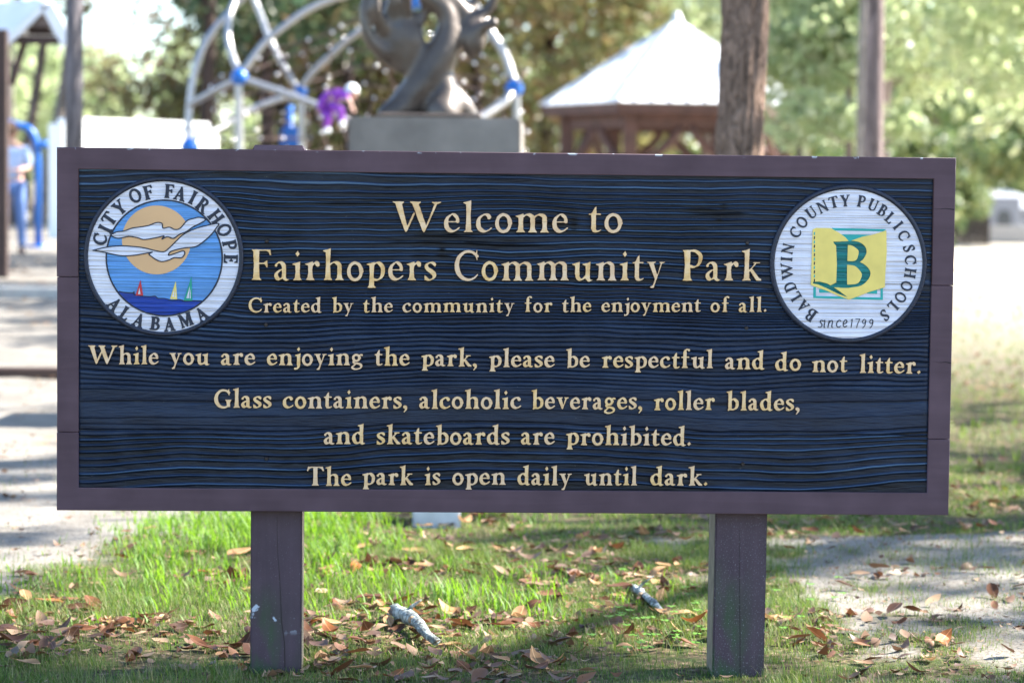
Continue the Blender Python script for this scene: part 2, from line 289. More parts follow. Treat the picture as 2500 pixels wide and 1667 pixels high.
def contours(F,x0,y0,h):
    ny,nx=F.shape; I=F<0; seg={}
    c=I[:-1,:-1]*1+I[:-1,1:]*2+I[1:,1:]*4+I[1:,:-1]*8
    T={1:[(3,0)],2:[(0,1)],3:[(3,1)],4:[(1,2)],5:[(3,0),(1,2)],6:[(0,2)],7:[(3,2)],8:[(2,3)],9:[(2,0)],10:[(0,1),(2,3)],11:[(2,1)],12:[(1,3)],13:[(1,0)],14:[(0,3)]}
    def key(j,i,e): return {0:(j,i,0),1:(j,i+1,1),2:(j+1,i,0),3:(j,i,1)}[e]
    for j,i in zip(*np.nonzero((c>0)&(c<15))):
        for a,b in T[int(c[j,i])]: seg[key(j,i,a)]=key(j,i,b)
    def pt(k):
        j,i,v=k; a=F[j,i]; b=F[j+1,i] if v else F[j,i+1]; t=a/(a-b)
        return (x0+(i+(0 if v else t))*h,y0+(j+(t if v else 0))*h)
    loops=[]
    while seg:
        k0,k=seg.popitem(); L=[k0]
        while k!=k0:
            L.append(k)
            if k not in seg: break
            k=seg.pop(k)
        Q=[pt(q) for q in L]
        if len(Q)<4: continue
        R=[Q[0]]                      # drop nearly collinear points
        for n in range(1,len(Q)-1):
            ax,ay=R[-1];bx,by=Q[n];cx,cy=Q[n+1]
            if abs((bx-ax)*(cy-ay)-(by-ay)*(cx-ax))>h*h*.12 or math.hypot(bx-ax,by-ay)>12*h: R.append(Q[n])
        R.append(Q[-1])
        if len(R)>3: loops.append(R)
    return loops
def plate(name,loops,scale,depth,bev=.0004):
    """loops in the x/z plane -> solid plate, front face at y=0, body running to +depth"""
    cu=bpy.data.curves.new(name,'CURVE'); cu.dimensions='2D'; cu.fill_mode='BOTH'; cu.extrude=depth/2-bev; cu.bevel_depth=bev; cu.bevel_resolution=0; cu.offset=-bev
    for L in loops:
        sp=cu.splines.new('POLY'); sp.points.add(len(L)-1)
        sp.points.foreach_set('co',np.array([(x*scale,y*scale,0,1) for x,y in L],np.float32).ravel()); sp.use_cyclic_u=True
    o=bpy.data.objects.new('tmp',cu); COL.objects.link(o)
    dg=bpy.context.evaluated_depsgraph_get(); me=bpy.data.meshes.new_from_object(o.evaluated_get(dg)); me.name=name
    bpy.data.objects.remove(o); bpy.data.curves.remove(cu)
    me.transform(Matrix(((1,0,0,0),(0,0,-1,depth/2),(0,1,0,0),(0,0,0,1)))); me.materials.clear()
    return me
def sdf_plate(name,fn,bb,h,depth,bev=.0004):
    x=np.arange(bb[0]-3*h,bb[2]+4*h,h); y=np.arange(bb[1]-3*h,bb[3]+4*h,h); X,Y=np.meshgrid(x,y)
    return plate(name,contours(fn(X,Y),x[0],y[0],h),1,depth,bev)
GL={}
def glyph(ch,size,depth,bold=0):
    k=(ch,round(size,4),bold)
    if k not in GL:
        adv,sh=G[ch]; h=.0135
        x=np.arange(-.35,adv+.4,h); y=np.arange(-.36,1.18,h); X,Y=np.meshgrid(x,y)
        F=field(sh,X,Y)-bold+.010*(vnoise(X*14,Y*14,ord(ch[-1]))-.5)+.006*(vnoise(X*40,Y*40,5)-.5)
        F[0,:]=F[-1,:]=1; F[:,0]=F[:,-1]=1
        GL[k]=plate('letter',contours(F,x[0],y[0],h),size,depth,.0010 if size>.06 else (.0007 if size>.04 else .0004))
    return GL[k]
# ---- materials of the sign
def grainmat(name,c,rough=.5,sc=1.0,var=.3,bumpd=.0012,stre=.6):
    t=MT(name,rough); v=t.mapping((1.2*sc,1.2*sc,60*sc)); n=t.noise(3,4,v,dist=.6); n2=t.noise(14,4)
    col=t.ramp(n,[(.3,tuple(a*(1-var) for a in c)),(.7,tuple(a*(1+var) for a in c))]); col=t.mix(.35,col,t.ramp(n2,[(.3,tuple(a*.7 for a in c)),(.75,tuple(a*1.35 for a in c))]))
    t.color(col); t.bump(n,stre,bumpd); return t
M_navy=MT('navy_paint',.34,.30)
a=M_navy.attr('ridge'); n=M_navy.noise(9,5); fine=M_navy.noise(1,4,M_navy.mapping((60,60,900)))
c=M_navy.ramp(a,[(0,(.0008,.0022,.0065)),(.30,(.0024,.0070,.021)),(.62,(.0075,.021,.053)),(.86,(.042,.082,.145)),(1,(.065,.115,.18))])  # sky highlight painted on the ridge tops, shade painted into the grooves
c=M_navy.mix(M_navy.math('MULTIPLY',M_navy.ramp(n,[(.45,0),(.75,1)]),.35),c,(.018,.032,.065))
c=M_navy.mix(M_navy.attr('stain'),c,(.0008,.0012,.003))
sp=M_navy.ramp(M_navy.noise(1,2,M_navy.mapping((130,130,420))),[(.735,0),(.77,1)]); c=M_navy.mix(M_navy.math('MULTIPLY',sp,.35),c,(.25,.24,.2))
M_navy.color(c).bump(fine,.5,.0012); M_navy=M_navy.m
M_ring=simple('navy_paint_flat',(.006,.010,.026),.5,var=.35,scale=30,bump=.3)
def gold():
    t=MT('gold_paint',.42,.5,.0); n=t.noise(28,5); oi=t.n('ShaderNodeObjectInfo'); n2=t.noise(1,4,t.mapping((18,18,420)))
    c=t.ramp(n,[(.34,(.52,.28,.08)),(.5,(.74,.47,.19)),(.66,(.80,.57,.34))])
    c=t.mix(t.math('MULTIPLY',oi.outputs['Random'],.55),c,(.66,.46,.34)); c=t.mix(t.ramp(n2,[(.58,0),(.72,.6)]),c,(.36,.24,.13))
    t.color(c).bump(n2,.4,.0008); return t.m
M_gold=gold()
M_edge=simple('letter_edge',(.12,.06,.035),.7)
def framemat():
    t=MT('brown_frame_paint',.6,.25); n=t.noise(1,5,t.mapping((2.2,2.2,38)),dist=.7); n2=t.noise(7,5)
    c=t.ramp(n,[(.25,(.062,.035,.042)),(.75,(.098,.057,.068))]); c=t.mix(.5,c,t.ramp(n2,[(.3,(.052,.030,.038)),(.72,(.116,.071,.088))]))
    z=t.sep()[2]; top=t.ramp(t.math('MULTIPLY',t.math('SUBTRACT',z,TOPZ-.014),1/.02),[(.0,0),(1,1)])
    ch=t.math('MULTIPLY',t.ramp(t.noise(26,4),[(.60,0),(.63,1)]),t.ramp(top,[(.35,0),(.6,1)]))
    c=t.mix(ch,c,(.36,.38,.42)); sc=t.ramp(t.noise(1,3,t.mapping((5,5,16))),[(.71,0),(.75,1)]); c=t.mix(t.math('MULTIPLY',sc,.5),c,(.030,.020,.024))
    dt=t.ramp(t.noise(120,2),[(.78,0),(.8,1)]); c=t.mix(t.math('MULTIPLY',dt,.4),c,(.3,.28,.32)); t.color(c).bump(n,.35,.0012); return t.m
SZ=.94; W2,H2=1.22,.4905; TOPZ=SZ+H2
# sign plane solved with its centre at z=0 ; camera height includes SZ
M_frame=framemat()
sign=thing('park_sign','large navy wooden welcome sign with gold lettering and two round emblems on brown posts','sign',(0,0,0))
tl,tr,br,bl=[P(*p) for p in ((180/.9408,390/.9408),(2144/.9408,410/.9408),(2131/.9408,1132/.9408),(180/.9408,1120/.9408))]
XL,XR=(tl[0]+bl[0])/2,(tr[0]+br[0])/2; ZT,ZB=(tl[2]+tr[2])/2,(bl[2]+br[2])/2
Zt,Zb=SZ+H2,SZ-H2
print('panel',XL,XR,ZT,ZB,'outer',W2,Zt,Zb)
TH=.046
zl1,zl2=P(160,676)[2],P(160,1055)[2]; zr1,zr2=P(2290,697)[2],P(2290,1072)[2]; g=.0006
U1=[(-W2,zl1+g),(-W2,Zt),(W2,Zt),(W2,zr1+g),(XR,zr1+g),(XR,ZT),(XL,ZT),(XL,zl1+g)]
U2=[(-W2,zl2-g),(XL,zl2-g),(XL,ZB),(XR,ZB),(XR,zr2-g),(W2,zr2-g),(W2,Zb),(-W2,Zb)]
link('frame_board',plate('frame_board',[U1],1,TH,.0015),M_frame,sign,(0,0,0)); link('frame_board',plate('frame_board',[U2],1,TH,.0015),M_frame,sign,(0,.0004,0))
link('frame_board',boxm('frame_board',-W2+.0006,XL,.0010,TH,zl2+g,zl1-g,.0014,1),M_frame,sign); link('frame_board',boxm('frame_board',XR,W2-.0004,.0009,TH,zr2+g,zr1-g,.0014,1),M_frame,sign)
M_crk=simple('crack_shadow',(.012,.008,.010),.9)
for (xa,xb,py) in ((2262,2336,509),(2275,2330,883),(150,142,560)):
    A,B=P(xa,py),P(xb,py+2); A[1]=B[1]=-.0006; B[0]=min(B[0],W2-.002); n_=7; V=[];F=[]
    for i in range(n_):
        t_=i/(n_-1); x=A[0]+(B[0]-A[0])*t_; z=A[2]+(B[2]-A[2])*t_+.0012*math.sin(i*1.9); w_=.0002+.0013*t_**2; V+=[(x,-.0005,z-w_),(x,-.0005,z+w_)]
    for i in range(n_-1): F.append((2*i,2*i+2,2*i+3,2*i+1))
    link('crack',mesh('crack',V,F),M_crk,sign)
# carved panel : sandblasted grain as real relief
def per(zpx):    # local ring spacing in metres against photograph row (source px)
    r=[410,450,478,520,600,680,700,760,800,850,920,945,975,1035,1056,1070,1110,1160,1210]
    q=[14,17,9,13,15,13,8,6.5,9,11,9.5,9.5,34,34,12,11,15,19,17]
    return np.interp(zpx,r,q)/900.*1.14
rows_px=np.arange(400,1215,.5); phase=np.cumsum(.5/900./per(rows_px))
nx,nz=300,860
gx=np.linspace(XL,XR,nx); gz=np.linspace(ZB,ZT,nz); X,Z=np.meshgrid(gx,gz)
zpx=1204-(Z-ZB)/(ZT-ZB)*(1204-415)
wr=(vnoise(X*1.5+3,Z*3.2,11)-.5)*38+(vnoise(X*3.6,Z*7,12)-.5)*17+(vnoise(X*9,Z*18,13)-.5)*4.5+(vnoise(X*26,Z*50,19)-.5)*1.3
bd=(zpx>692+X*8).astype(int)+(zpx>1052+X*6); wr+=np.choose(bd,[0*X,(vnoise(X*1.1+5,Z*3,71)-.5)*26+(vnoise(X*3,Z*8,72)-.5)*12,(vnoise(X*1.4+9,Z*2.4,73)-.5)*30])
joint=np.minimum(np.abs(zpx-692-X*8),np.abs(zpx-1052-X*6))
wr+=np.where(zpx>1040,(vnoise(X*2.2+9,Z*2,17)-.5)*22,0)*sstep(1040,1090,zpx)
wr+=sstep(640,700,zpx)*(1-sstep(745,800,zpx))*(-X*16)
zz=np.clip(zpx+wr,401,1213); ph=np.interp(zz,rows_px,phase)
li=np.floor(ph).astype(np.int64); fr=ph-li
rnd=lambda s:(((li*2654435761+s*97)&0xffff)*40503&0xffff)/65535.
kw=np.interp(zz,[410,500,700,760,820,930,960,1045,1065,1100,1210],[.17,.13,.16,.27,.38,.40,.46,.46,.2,.15,.12])
c0=.5+.12*(rnd(3)-.5)
d=np.abs(fr-c0)
ridge=1/(1+np.exp((d-kw)/.035)); ridge*=(.55+.45*rnd(1))
amp=np.interp(zpx,[405,440,470,640,700,800,940,960,1010,1050,1200],[.0009,.0012,.0026,.0030,.0016,.0026,.0024,.0014,.0010,.0024,.0028])
relief=amp*ridge*(.75+.5*vnoise(X*4,Z*9,21))+.0004*(vnoise(X*40,Z*300,5)-.5)+.00035*(vnoise(X*14,Z*60,6)-.5)*2
edge=sstep(0,.006,np.minimum(np.minimum(X-XL,XR-X),np.minimum(Z-ZB,ZT-Z)))
base=.0085+.0015*vnoise(X*2,Z*3,8)+.0016*np.exp(-(joint/1.2)**2)
Yf=base+.001-np.minimum(relief*1.9,.0075)*edge
V=np.stack([X,Yf,Z],-1).reshape(-1,3); i=np.arange(nx*nz).reshape(nz,nx)
T=np.stack([i[:-1,:-1],i[:-1,1:],i[1:,1:],i[1:,:-1]],-1).reshape(-1,4)
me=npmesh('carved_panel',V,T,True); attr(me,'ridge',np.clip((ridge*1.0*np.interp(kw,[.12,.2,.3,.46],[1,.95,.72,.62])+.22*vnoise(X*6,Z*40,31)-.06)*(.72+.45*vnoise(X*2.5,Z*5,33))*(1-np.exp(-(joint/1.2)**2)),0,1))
st=np.zeros_like(X)
for (sx,sy,rx,rz) in ((870,498,120,4),(700,498,40,3),(1120,590,190,9),(1080,573,90,6),(1079,605,7,22),(1402,545,10,18),(1330,545,60,12),(1240,598,90,4),(1395,513,14,5),(1754,520,75,5),(1768,505,9,7),(1756,538,7,5),(1712,512,40,4),(1030,625,26,3),(1080,624,22,3),(1415,568,80,4)):
    q=P(sx,sy); e=((X-q[0])*900/rx)**2+((Z-q[2]+.3*(wr/900)*0)*900/rz)**2; st=np.maximum(st,np.exp(-(e**2)*.6)*(.75+.5*vnoise(X*30,Z*160,4)))
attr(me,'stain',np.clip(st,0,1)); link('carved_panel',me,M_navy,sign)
link('backing_board',boxm('backing_board',XL-.0,XR+.0,.0125,TH-.001,ZB,ZT,0),M_frame,sign)
# screws
M_screw=simple('dark_screw',(.02,.013,.012),.45,.3)
for sx,sy in ((651,589),(649,793),(1825,593),(1823,801),(650,1120),(1814,1133)):
    q=P(sx,sy); bm=bmesh.new(); bmesh.ops.create_cone(bm,cap_ends=True,segments=14,radius1=.0058,radius2=.0042,depth=.003)
    me=bpy.data.meshes.new('screw'); bm.to_mesh(me); bm.free(); me.transform(Matrix.Rotation(math.pi/2,4,'X')); link('screw',me,M_screw,sign,(q[0],.0045,q[2]))
# ---- gold lettering (words fitted to their extents in the photograph)
def word(txt,x0,x1,base,cap,base1=None,parent=None):
    base1=base1 or base; a=P(x0,base); b=P(x1,base1); sz=abs(P(x0,base)[2]-P(x0,base-cap)[2])
    Wd=b[0]-a[0]; adv=[G[c][0] for c in txt]
    def ink(c):
        adv_,sh=G[c]; xs=[]
        for s_ in sh:
            if s_[0]=='p': xs+=[p[0] for p in s_[1]]
            else: xs+=list(s_[1][:,0]-s_[2])+list(s_[1][:,0]+s_[2])
        return min(xs),max(xs)
    I=[ink(c) for c in txt]; tot=sum(i[1]-i[0] for i in I)*sz; gap=(Wd-tot)/max(1,len(txt)-1); sx=1
    lo=.02*sz; hi=.17*sz
    if gap<lo: sx=(Wd-lo*(len(txt)-1))/tot; gap=lo
    tg=.085*sz
    if gap>tg: sx=min(1.13,(Wd-tg*(len(txt)-1))/tot); gap=(Wd-tot*sx)/max(1,len(txt)-1)
    print(txt,round(sz,4),'gap',round(gap/sz,3),'sx',round(sx,3))
    x=a[0]
    for c,i in zip(txt,I):
        t=(x-a[0])/Wd; z=a[2]+(b[2]-a[2])*t
        o=link('letter',glyph(c,sz,.013,.0 if sz>.06 else .015),M_gold,parent or sign,(x-i[0]*sz*sx,.0006,z+random.uniform(-.0006,.0006))); o.scale=(sx,1,1)
        x+=(i[1]-i[0])*sz*sx+gap
for a in (("Welcome",957.7,1387.5,567,76,568),("to",1435.6,1520.4,567,76),
 ("Fairhopers",613.2,1065.7,684,76,685.5),("Community",1108.7,1623.8,685,76),("Park",1665.2,1858.9,685.5,76),
 ("Created",606.7,784.6,762.4,36.7),("by",810.5,863,762.4,36.7),("the",886,959,762.4,36.7),("community",982.7,1255.9,762.2,36.7),("for",1281,1348.3,761.5,36.7),("the",1372,1443.8,761.5,36.7),("enjoyment",1468.3,1711,761.5,36.7),("of",1735,1780,761.5,36.7),("all.",1803.8,1871.8,761.5,36.7),
 ("While",215.7,386.8,888.4,45,889),("you",414,511,889,45,890),("are",539.5,622.9,890.5,45),("enjoying",651.7,885.9,891,45,891.7),("the",914.5,999.9,892,45),("park,",1028.8,1164,893.5,45,894.3),("please",1194,1354,895.3,45,896),("be",1382,1440,896.5,45),("respectful",1469.5,1740.3,897.3,45,898.8),("and",1770.2,1866,901,45),("do",1892.7,1955.6,904,45),("not",1982.8,2068.5,907.3,45),("litter.",2098.4,2247.8,909.5,45,912),
 ("Glass",522.9,662.7,995,46),("containers,",690.4,994,996,46,996.6),("alcoholic",1023.7,1272.2,997,46,997.5),("beverages,",1297.5,1567.5,998,46,998.8),("roller",1596.7,1744.7,1000.5,46),("blades,",1773.6,1951.8,1001,46,1001.5),
 ("and",790.7,890.7,1083.6,47),("skateboards",919.5,1244,1084,47,1084.4),("are",1272.2,1354,1084.8,47),("prohibited.",1382.3,1686.9,1085.5,47,1087.4),
 ("The",749,857.7,1185,46),("park",884.7,1008.2,1183,46),("is",1037,1074.9,1183,46),("open",1104.6,1234.4,1183,46),("daily",1263.3,1395.7,1183,46,1183.5),("until",1426.4,1555,1184,46),("dark.",1587.9,1727.3,1184.4,46)):
    word(*a)
for me in {id(v):v for v in GL.values()}.values():
    if len(me.materials)<2: me.materials.append(M_edge)
    for p in me.polygons:
        if abs(p.normal.y)<.9: p.material_index=1
# ---- emblems
def q2(o,sc,pts):
    r=[]
    for x,y in pts:
        v=P(o[0]+x/sc,o[1]+y/sc); r.append((v[0],v[2]))
    return r
def disc_fn(cx,cz,r): return lambda X,Z: np.hypot(X-cx,Z-cz)-r
def polyf(pts): return lambda X,Z: poly_field(X,Z,pts)
def bbox(pts,p=.0): a=np.array(pts); return (a[:,0].min()-p,a[:,1].min()-p,a[:,0].max()+p,a[:,1].max()+p)
def put(name,fn,bb,mat,parent,y,depth=.004,h=.0012,bev=.0004):
    return link(name,sdf_plate(name,fn,bb,h,depth,bev),mat,parent,(0,y-(.0022 if parent is not sign else 0),0))
def smoothp(pts,n=6): return [tuple(p) for p in catmull(list(pts)+[pts[0]],n)[:-1]]
M_white=grainmat('white_emblem_paint',(.66,.64,.69),.5,.6,.16,.012,1.0).m
M_sky=grainmat('light_blue_paint',(.10,.27,.56),.45,.6,.38,.012,1.0).m
M_sea=grainmat('deep_blue_paint',(.004,.035,.27),.4,.6,.5,.012,1.0).m
M_tan=simple('tan_paint',(.62,.36,.17),.55,var=.08,scale=10)
M_red=simple('red_paint',(.50,.02,.025),.5); M_yel=simple('yellow_paint',(.72,.55,.13),.5,var=.1,scale=20); M_grn=simple('green_paint',(.0,.28,.19),.45,var=.3,scale=24)
M_teal=grainmat('teal_recess_paint',(.0,.15,.14),.4,.7,.6,.012,1.0).m
M_tealf=simple('teal_paint',(.0,.33,.30),.45,var=.15)
def ringpts(cx,cz,r,n=96): return [(cx+r*math.cos(2*math.pi*i/n),cz+r*math.sin(2*math.pi*i/n)) for i in range(n)]
def seal(center,rw,rn):
    c=P(*center); e=P(center[0]+rw,center[1]); r=abs(P(center[0],center[1]-rw)[2]-c[2]); R=abs(P(center[0],center[1]-rn)[2]-c[2])
    em=put('emblem',disc_fn(c[0],c[2],r+.002),bbox(ringpts(c[0],c[2],r+.002)),M_white,sign,.0022,.0105,.0025)
    # rounded navy rim
    n=120; V=[];Fq=[]; prof=[(r,.004),(r+.0006,-.0004),((r+R)/2,-.0016),(R-.002,-.0004),(R,.003),(R,.012)]
    for i in range(n):
        a=2*math.pi*i/n
        for (q,y) in prof: V.append((c[0]+q*math.cos(a),y-.0022,c[2]+q*math.sin(a)))
    k=len(prof)
    for i in range(n):
        for j in range(k-1): Fq.append((i*k+j,i*k+j+1,((i+1)%n)*k+j+1,((i+1)%n)*k+j))
    link('emblem_rim',mesh('emblem_rim',V,Fq,True),M_ring,em); return em,c,r
def around(txt_pts,o,sc,ctr,cap,em,inward=False,bold=.012):
    cc=P(o[0]+ctr[0]/sc,o[1]+ctr[1]/sc)
    for ch,x,y,*k in txt_pts:
        q=P(o[0]+x/sc,o[1]+y/sc); ang=math.atan2(q[2]-cc[2],q[0]-cc[0]); rot=ang-math.pi/2 if not inward else ang+math.pi/2
        sz=cap*(k[0] if k else 1)/sc/900.*1.0; me=glyph(ch,sz,.006,bold)
        if not me.get('e'): me['e']=1
        o_=link('letter',me,M_ring,em); adv=G[ch][0]
        M=Matrix.Translation((q[0],-.0018,q[2]))@Matrix.Rotation(-rot,4,'Y')@Matrix.Translation((-adv*sz/2,0,-sz/2))
        o_.matrix_local=M
O1,S1=(120,340),3.015
em,c,r=seal((399.5,627),183.5,195)
around([('C',372,738),('I',412,660),('T',440,586),('Y',518,503),('O',632,415),('F',728,393),('F',882,383),('A',965,402),('I',1058,430),('R',1132,485),('H',1228,572),('O',1290,668),('P',1328,778),('E',1337,880)],O1,S1,(842,865),97,em,False,.03)
around([('A',480,1215),('L',560,1282),('A',660,1333),('B',780,1356),('A',885,1362),('M',1005,1330),('A',1120,1287)],O1,S1,(842,865),95,em,True,.03)
ci=P(401,630); ri=abs(P(401,630-141)[2]-ci[2])
put('sky_disc',disc_fn(ci[0],ci[2],ri),bbox(ringpts(ci[0],ci[2],ri)),M_sky,em,.0018,.004,.002)
outl=ringpts(ci[0],ci[2],ri,90)
put('inner_ring_line',lambda X,Z:np.abs(np.hypot(X-ci[0],Z-ci[2])-ri)-.0019-.0006*vnoise(X*200,Z*200,2),bbox(outl,.004),M_ring,em,.0008,.004,.0016)
cs=P(O1[0]+790/S1,O1[1]+742/S1); rs=252/S1/900*1.0
put('sun_disc',disc_fn(cs[0],cs[2],rs),bbox(ringpts(cs[0],cs[2],rs)),M_tan,em,.0012,.003,.0016)
sea=q2(O1,S1,[(515,1120),(560,1128),(612,1132),(625,1124),(640,1145),(690,1155),(745,1158),(780,1155),(800,1170),(850,1172),(905,1185),(960,1180),(1000,1192),(1060,1188),(1125,1190),(1300,1190),(1300,1400),(400,1400),(400,1100)])
put('sea',lambda X,Z:np.maximum(poly_field(X,Z,sea),np.hypot(X-ci[0],Z-ci[2])-ri),bbox(ringpts(ci[0],ci[2],ri)),M_sea,em,.0014,.003,.0014)
def linef(pts,r,closed=False):
    p=catmull(pts+([pts[0]] if closed else []),5); rr=np.full(len(p),r)
    return lambda X,Z: capsule_field(X,Z,p,rr)
wl=q2(O1,S1,[(515,1120),(560,1128),(612,1132),(625,1122),(622,1140),(640,1145),(690,1155),(745,1158),(780,1155),(800,1170),(850,1172),(905,1185),(960,1180),(1000,1192),(1060,1188),(1125,1190)])
put('wave_line',linef(wl,.0014),bbox(wl,.004),M_ring,em,.0007,.003,.0012)
g1=q2(O1,S1,[(455,702),(500,682),(555,675),(610,655),(680,645),(735,635),(790,614),(830,620),(838,655),(885,648),(925,665),(965,655),(1015,600),(1060,585),(1105,575),(1150,590),(1120,615),(1060,645),(1010,680),(960,700),(915,730),(870,718),(830,735),(845,712),(790,725),(700,738),(650,725),(590,715),(540,725),(500,728),(465,715)])
g2=q2(O1,S1,[(322,818),(420,795),(520,785),(620,790),(700,800),(780,820),(845,828),(890,795),(940,745),(990,700),(1060,665),(1140,640),(1245,620),(1225,660),(1190,705),(1140,750),(1080,790),(1000,800),(940,812),(890,830),(880,855),(930,840),(985,822),(998,840),(975,872),(920,872),(880,890),(830,900),(790,888),(750,860),(735,845),(760,830),(700,842),(620,855),(540,858),(460,845),(400,830)])
for gg,yy in ((g1,.0004),(g2,.0002)):
    gs=smoothp(gg,4); gm=put('gull',polyf(gs),bbox(gs),M_white,em,yy,.004,.0012)
    put('gull_outline',linef(gg,.0016,True),bbox(gs,.004),M_ring,em,yy-.0006,.003,.0012)
for mat,tri,ins in ((M_red,[(672,1033),(692,1150),(636,1150)],[[(664,1090),(672,1140),(655,1140)],]),(M_yel,[(932,1043),(942,1178),(890,1175)],[[(922,1100),(918,1160),(905,1160)],[(930,1110),(932,1165),(924,1165)]]),(M_grn,[(1048,1006),(1054,1188),(990,1188)],[[(1036,1080),(1030,1170),(1010,1170)],[(1043,1090),(1042,1172),(1034,1172)]])):
    t3=q2(O1,S1,tri); i3=[q2(O1,S1,k) for k in ins]
    put('sail',polyf(t3),bbox(t3),mat,em,.0000,.004,.0009,.0002)
    for k in i3: put('sail_inset',polyf(k),bbox(k),M_white,em,-.0006,.002,.0007,.0001)
# right emblem
O2,S2=(1840,420),3.563
em,c,r=seal((2072,644.5),182,194)
around([('B',500,1243,1.12),('A',430,1165),('L',365,1083),('D',318,1000),('W',292,862),('I',287,757),('N',298,668),('C',362,527),('O',420,437),('U',503,352),('N',600,303),('T',697,262),('Y',797,250),('P',938,256),('U',1043,288),('B',1122,335),('L',1190,398),('I',1258,465),('C',1308,550),('S',1352,664),('C',1367,762),('H',1363,880),('O',1332,992),('O',1280,1090),('L',1215,1170),('S',1142,1245)],O2,S2,(826,799),98,em,False,.014)
for ch,x,y in (('_s',560,1350),('_i',606,1352),('_n',645,1352),('_c',715,1350),('_e',772,1348),('_1',843,1352),('_7',885,1345),('_9',942,1350),('_9',1005,1350)):
    q=P(O2[0]+x/S2,O2[1]+y/S2); big=ch[1] in '179'; sz=(.0262 if big else .0335)*.93
    o_=link('letter',glyph(ch,sz,.005,.004),M_ring,em,(q[0],-.0016,q[2])); o_.scale=(1.0,1,1)
def Q(name,pts,mat,y,d=.003,h=.0011,bev=.0003):
    p=q2(O2,S2,pts); return put(name,polyf(p),bbox(p),mat,em,y,d,h,bev)
Q('book_back_bar',[(678,487),(1155,498),(1128,516),(700,509)],M_tealf,.0008)
Q('book_triangle',[(762,543),(900,544),(1030,548),(940,572),(870,592),(830,606),(800,575)],M_tealf,.0008)  # teal triangle in the emblem's own paint
Q('frame_bar',[(520,1000),(542,1000),(542,1078),(765,1083),(1105,1092),(1105,1010),(1125,1010),(1125,1113),(800,1105),(520,1096)],M_tealf,.0010)
Q('book_corner',[(570,1018),(600,1020),(700,1050),(570,1050)],M_tealf,.0010); Q('book_corner',[(975,1055),(1075,1013),(1075,1060)],M_tealf,.0010)
book=q2(O2,S2,[(515,500),(545,486),(670,488),(745,530),(800,570),(830,605),(870,590),(950,562),(1040,545),(1155,508),(1158,700),(1145,900),(1141,1003),(1000,1045),(900,1085),(830,1110),(760,1085),(640,1035),(498,983),(505,760)])
B_sz=400/S2/900; bo=P(O2[0]+668/S2,O2[1]+1003/S2)
def bfield(X,Z): return field(G['B'][1],(X-bo[0])/(B_sz*1.23),(Z-bo[2])/B_sz)*B_sz
leafp=q2(O2,S2,[(517,955),(570,953),(640,970),(720,1018),(820,1090),(740,1062),(640,1013),(560,978),(517,970)])
put('book_page',lambda X,Z:np.maximum(np.maximum(poly_field(X,Z,book),-bfield(X,Z)),-poly_field(X,Z,leafp)),bbox(book),M_yel,em,-.0004,.0035,.0009)
put('book_letter_recess',polyf(q2(O2,S2,[(660,595),(1030,595),(1030,1010),(660,1010)])),bbox(q2(O2,S2,[(660,595),(1030,1010)])),M_teal,em,.0016,.001,.004,.0001)
put('quill',polyf(q2(O2,S2,[(505,948),(640,960),(835,1095),(740,1070),(505,985)])),bbox(leafp,.004),M_teal,em,.0018,.001,.002,.0001)
for k in range(12):
    y0=522+k*37; Q('spine_dash',[(524,y0),(534,y0),(532,y0+27),(522,y0+27)],M_ring if k%2 else M_tealf,-.0008,.001,.0008,.0001)
# ---- posts
def postmat(name,pts,side):
    t=MT(name,.6,.35); n=t.noise(1,5,t.mapping((40,40,2.0)),dist=.5); n2=t.noise(9,5); s=t.sep()
    c=t.ramp(n,[(.25,(.044,.026,.034)),(.75,(.078,.046,.060))]); c=t.mix(.5,c,t.ramp(n2,[(.3,(.044,.028,.036)),(.72,(.088,.058,.074))]))
    low=t.ramp(s[2],[(0,1),(pts,0)]); mo=t.math('MULTIPLY',t.ramp(t.noise(13,5,t.mapping((1,1,.35))),[(.40,0),(.54,1)]),low)
    xm=t.ramp(t.math('ADD',t.math('MULTIPLY',s[0],side),.5),[(.45,1),(.62,.12)]); mo=t.math('MULTIPLY',mo,xm); c=t.mix(mo,c,(.026,.080,.018))
    dots=t.ramp(t.noise(380,3,t.mapping((1,1,.5))),[(.66 if side>4 else .61,0),(.70,1)]); fac=t.math('MULTIPLY',dots,t.ramp(s[2],[(.0,.4),(.5,.2)] if side>4 else [(.0,.7),(.5,.3)])); c=t.mix(fac,c,(.36,.37,.38))
    pat=t.math('MULTIPLY',t.ramp(t.noise(24 if side>4 else 3,5),[(.60,0),(.64,1)] if side>4 else [(.98,0),(1,1)]),t.math('MULTIPLY',t.ramp(s[2],[(.10,0),(.14,1)]),t.ramp(s[2],[(.19,1),(.22,0)]))); c=t.mix(pat,c,(.42,.46,.52))
    t.color(c).bump(n,.4,.0015); return t
Y0=.0475
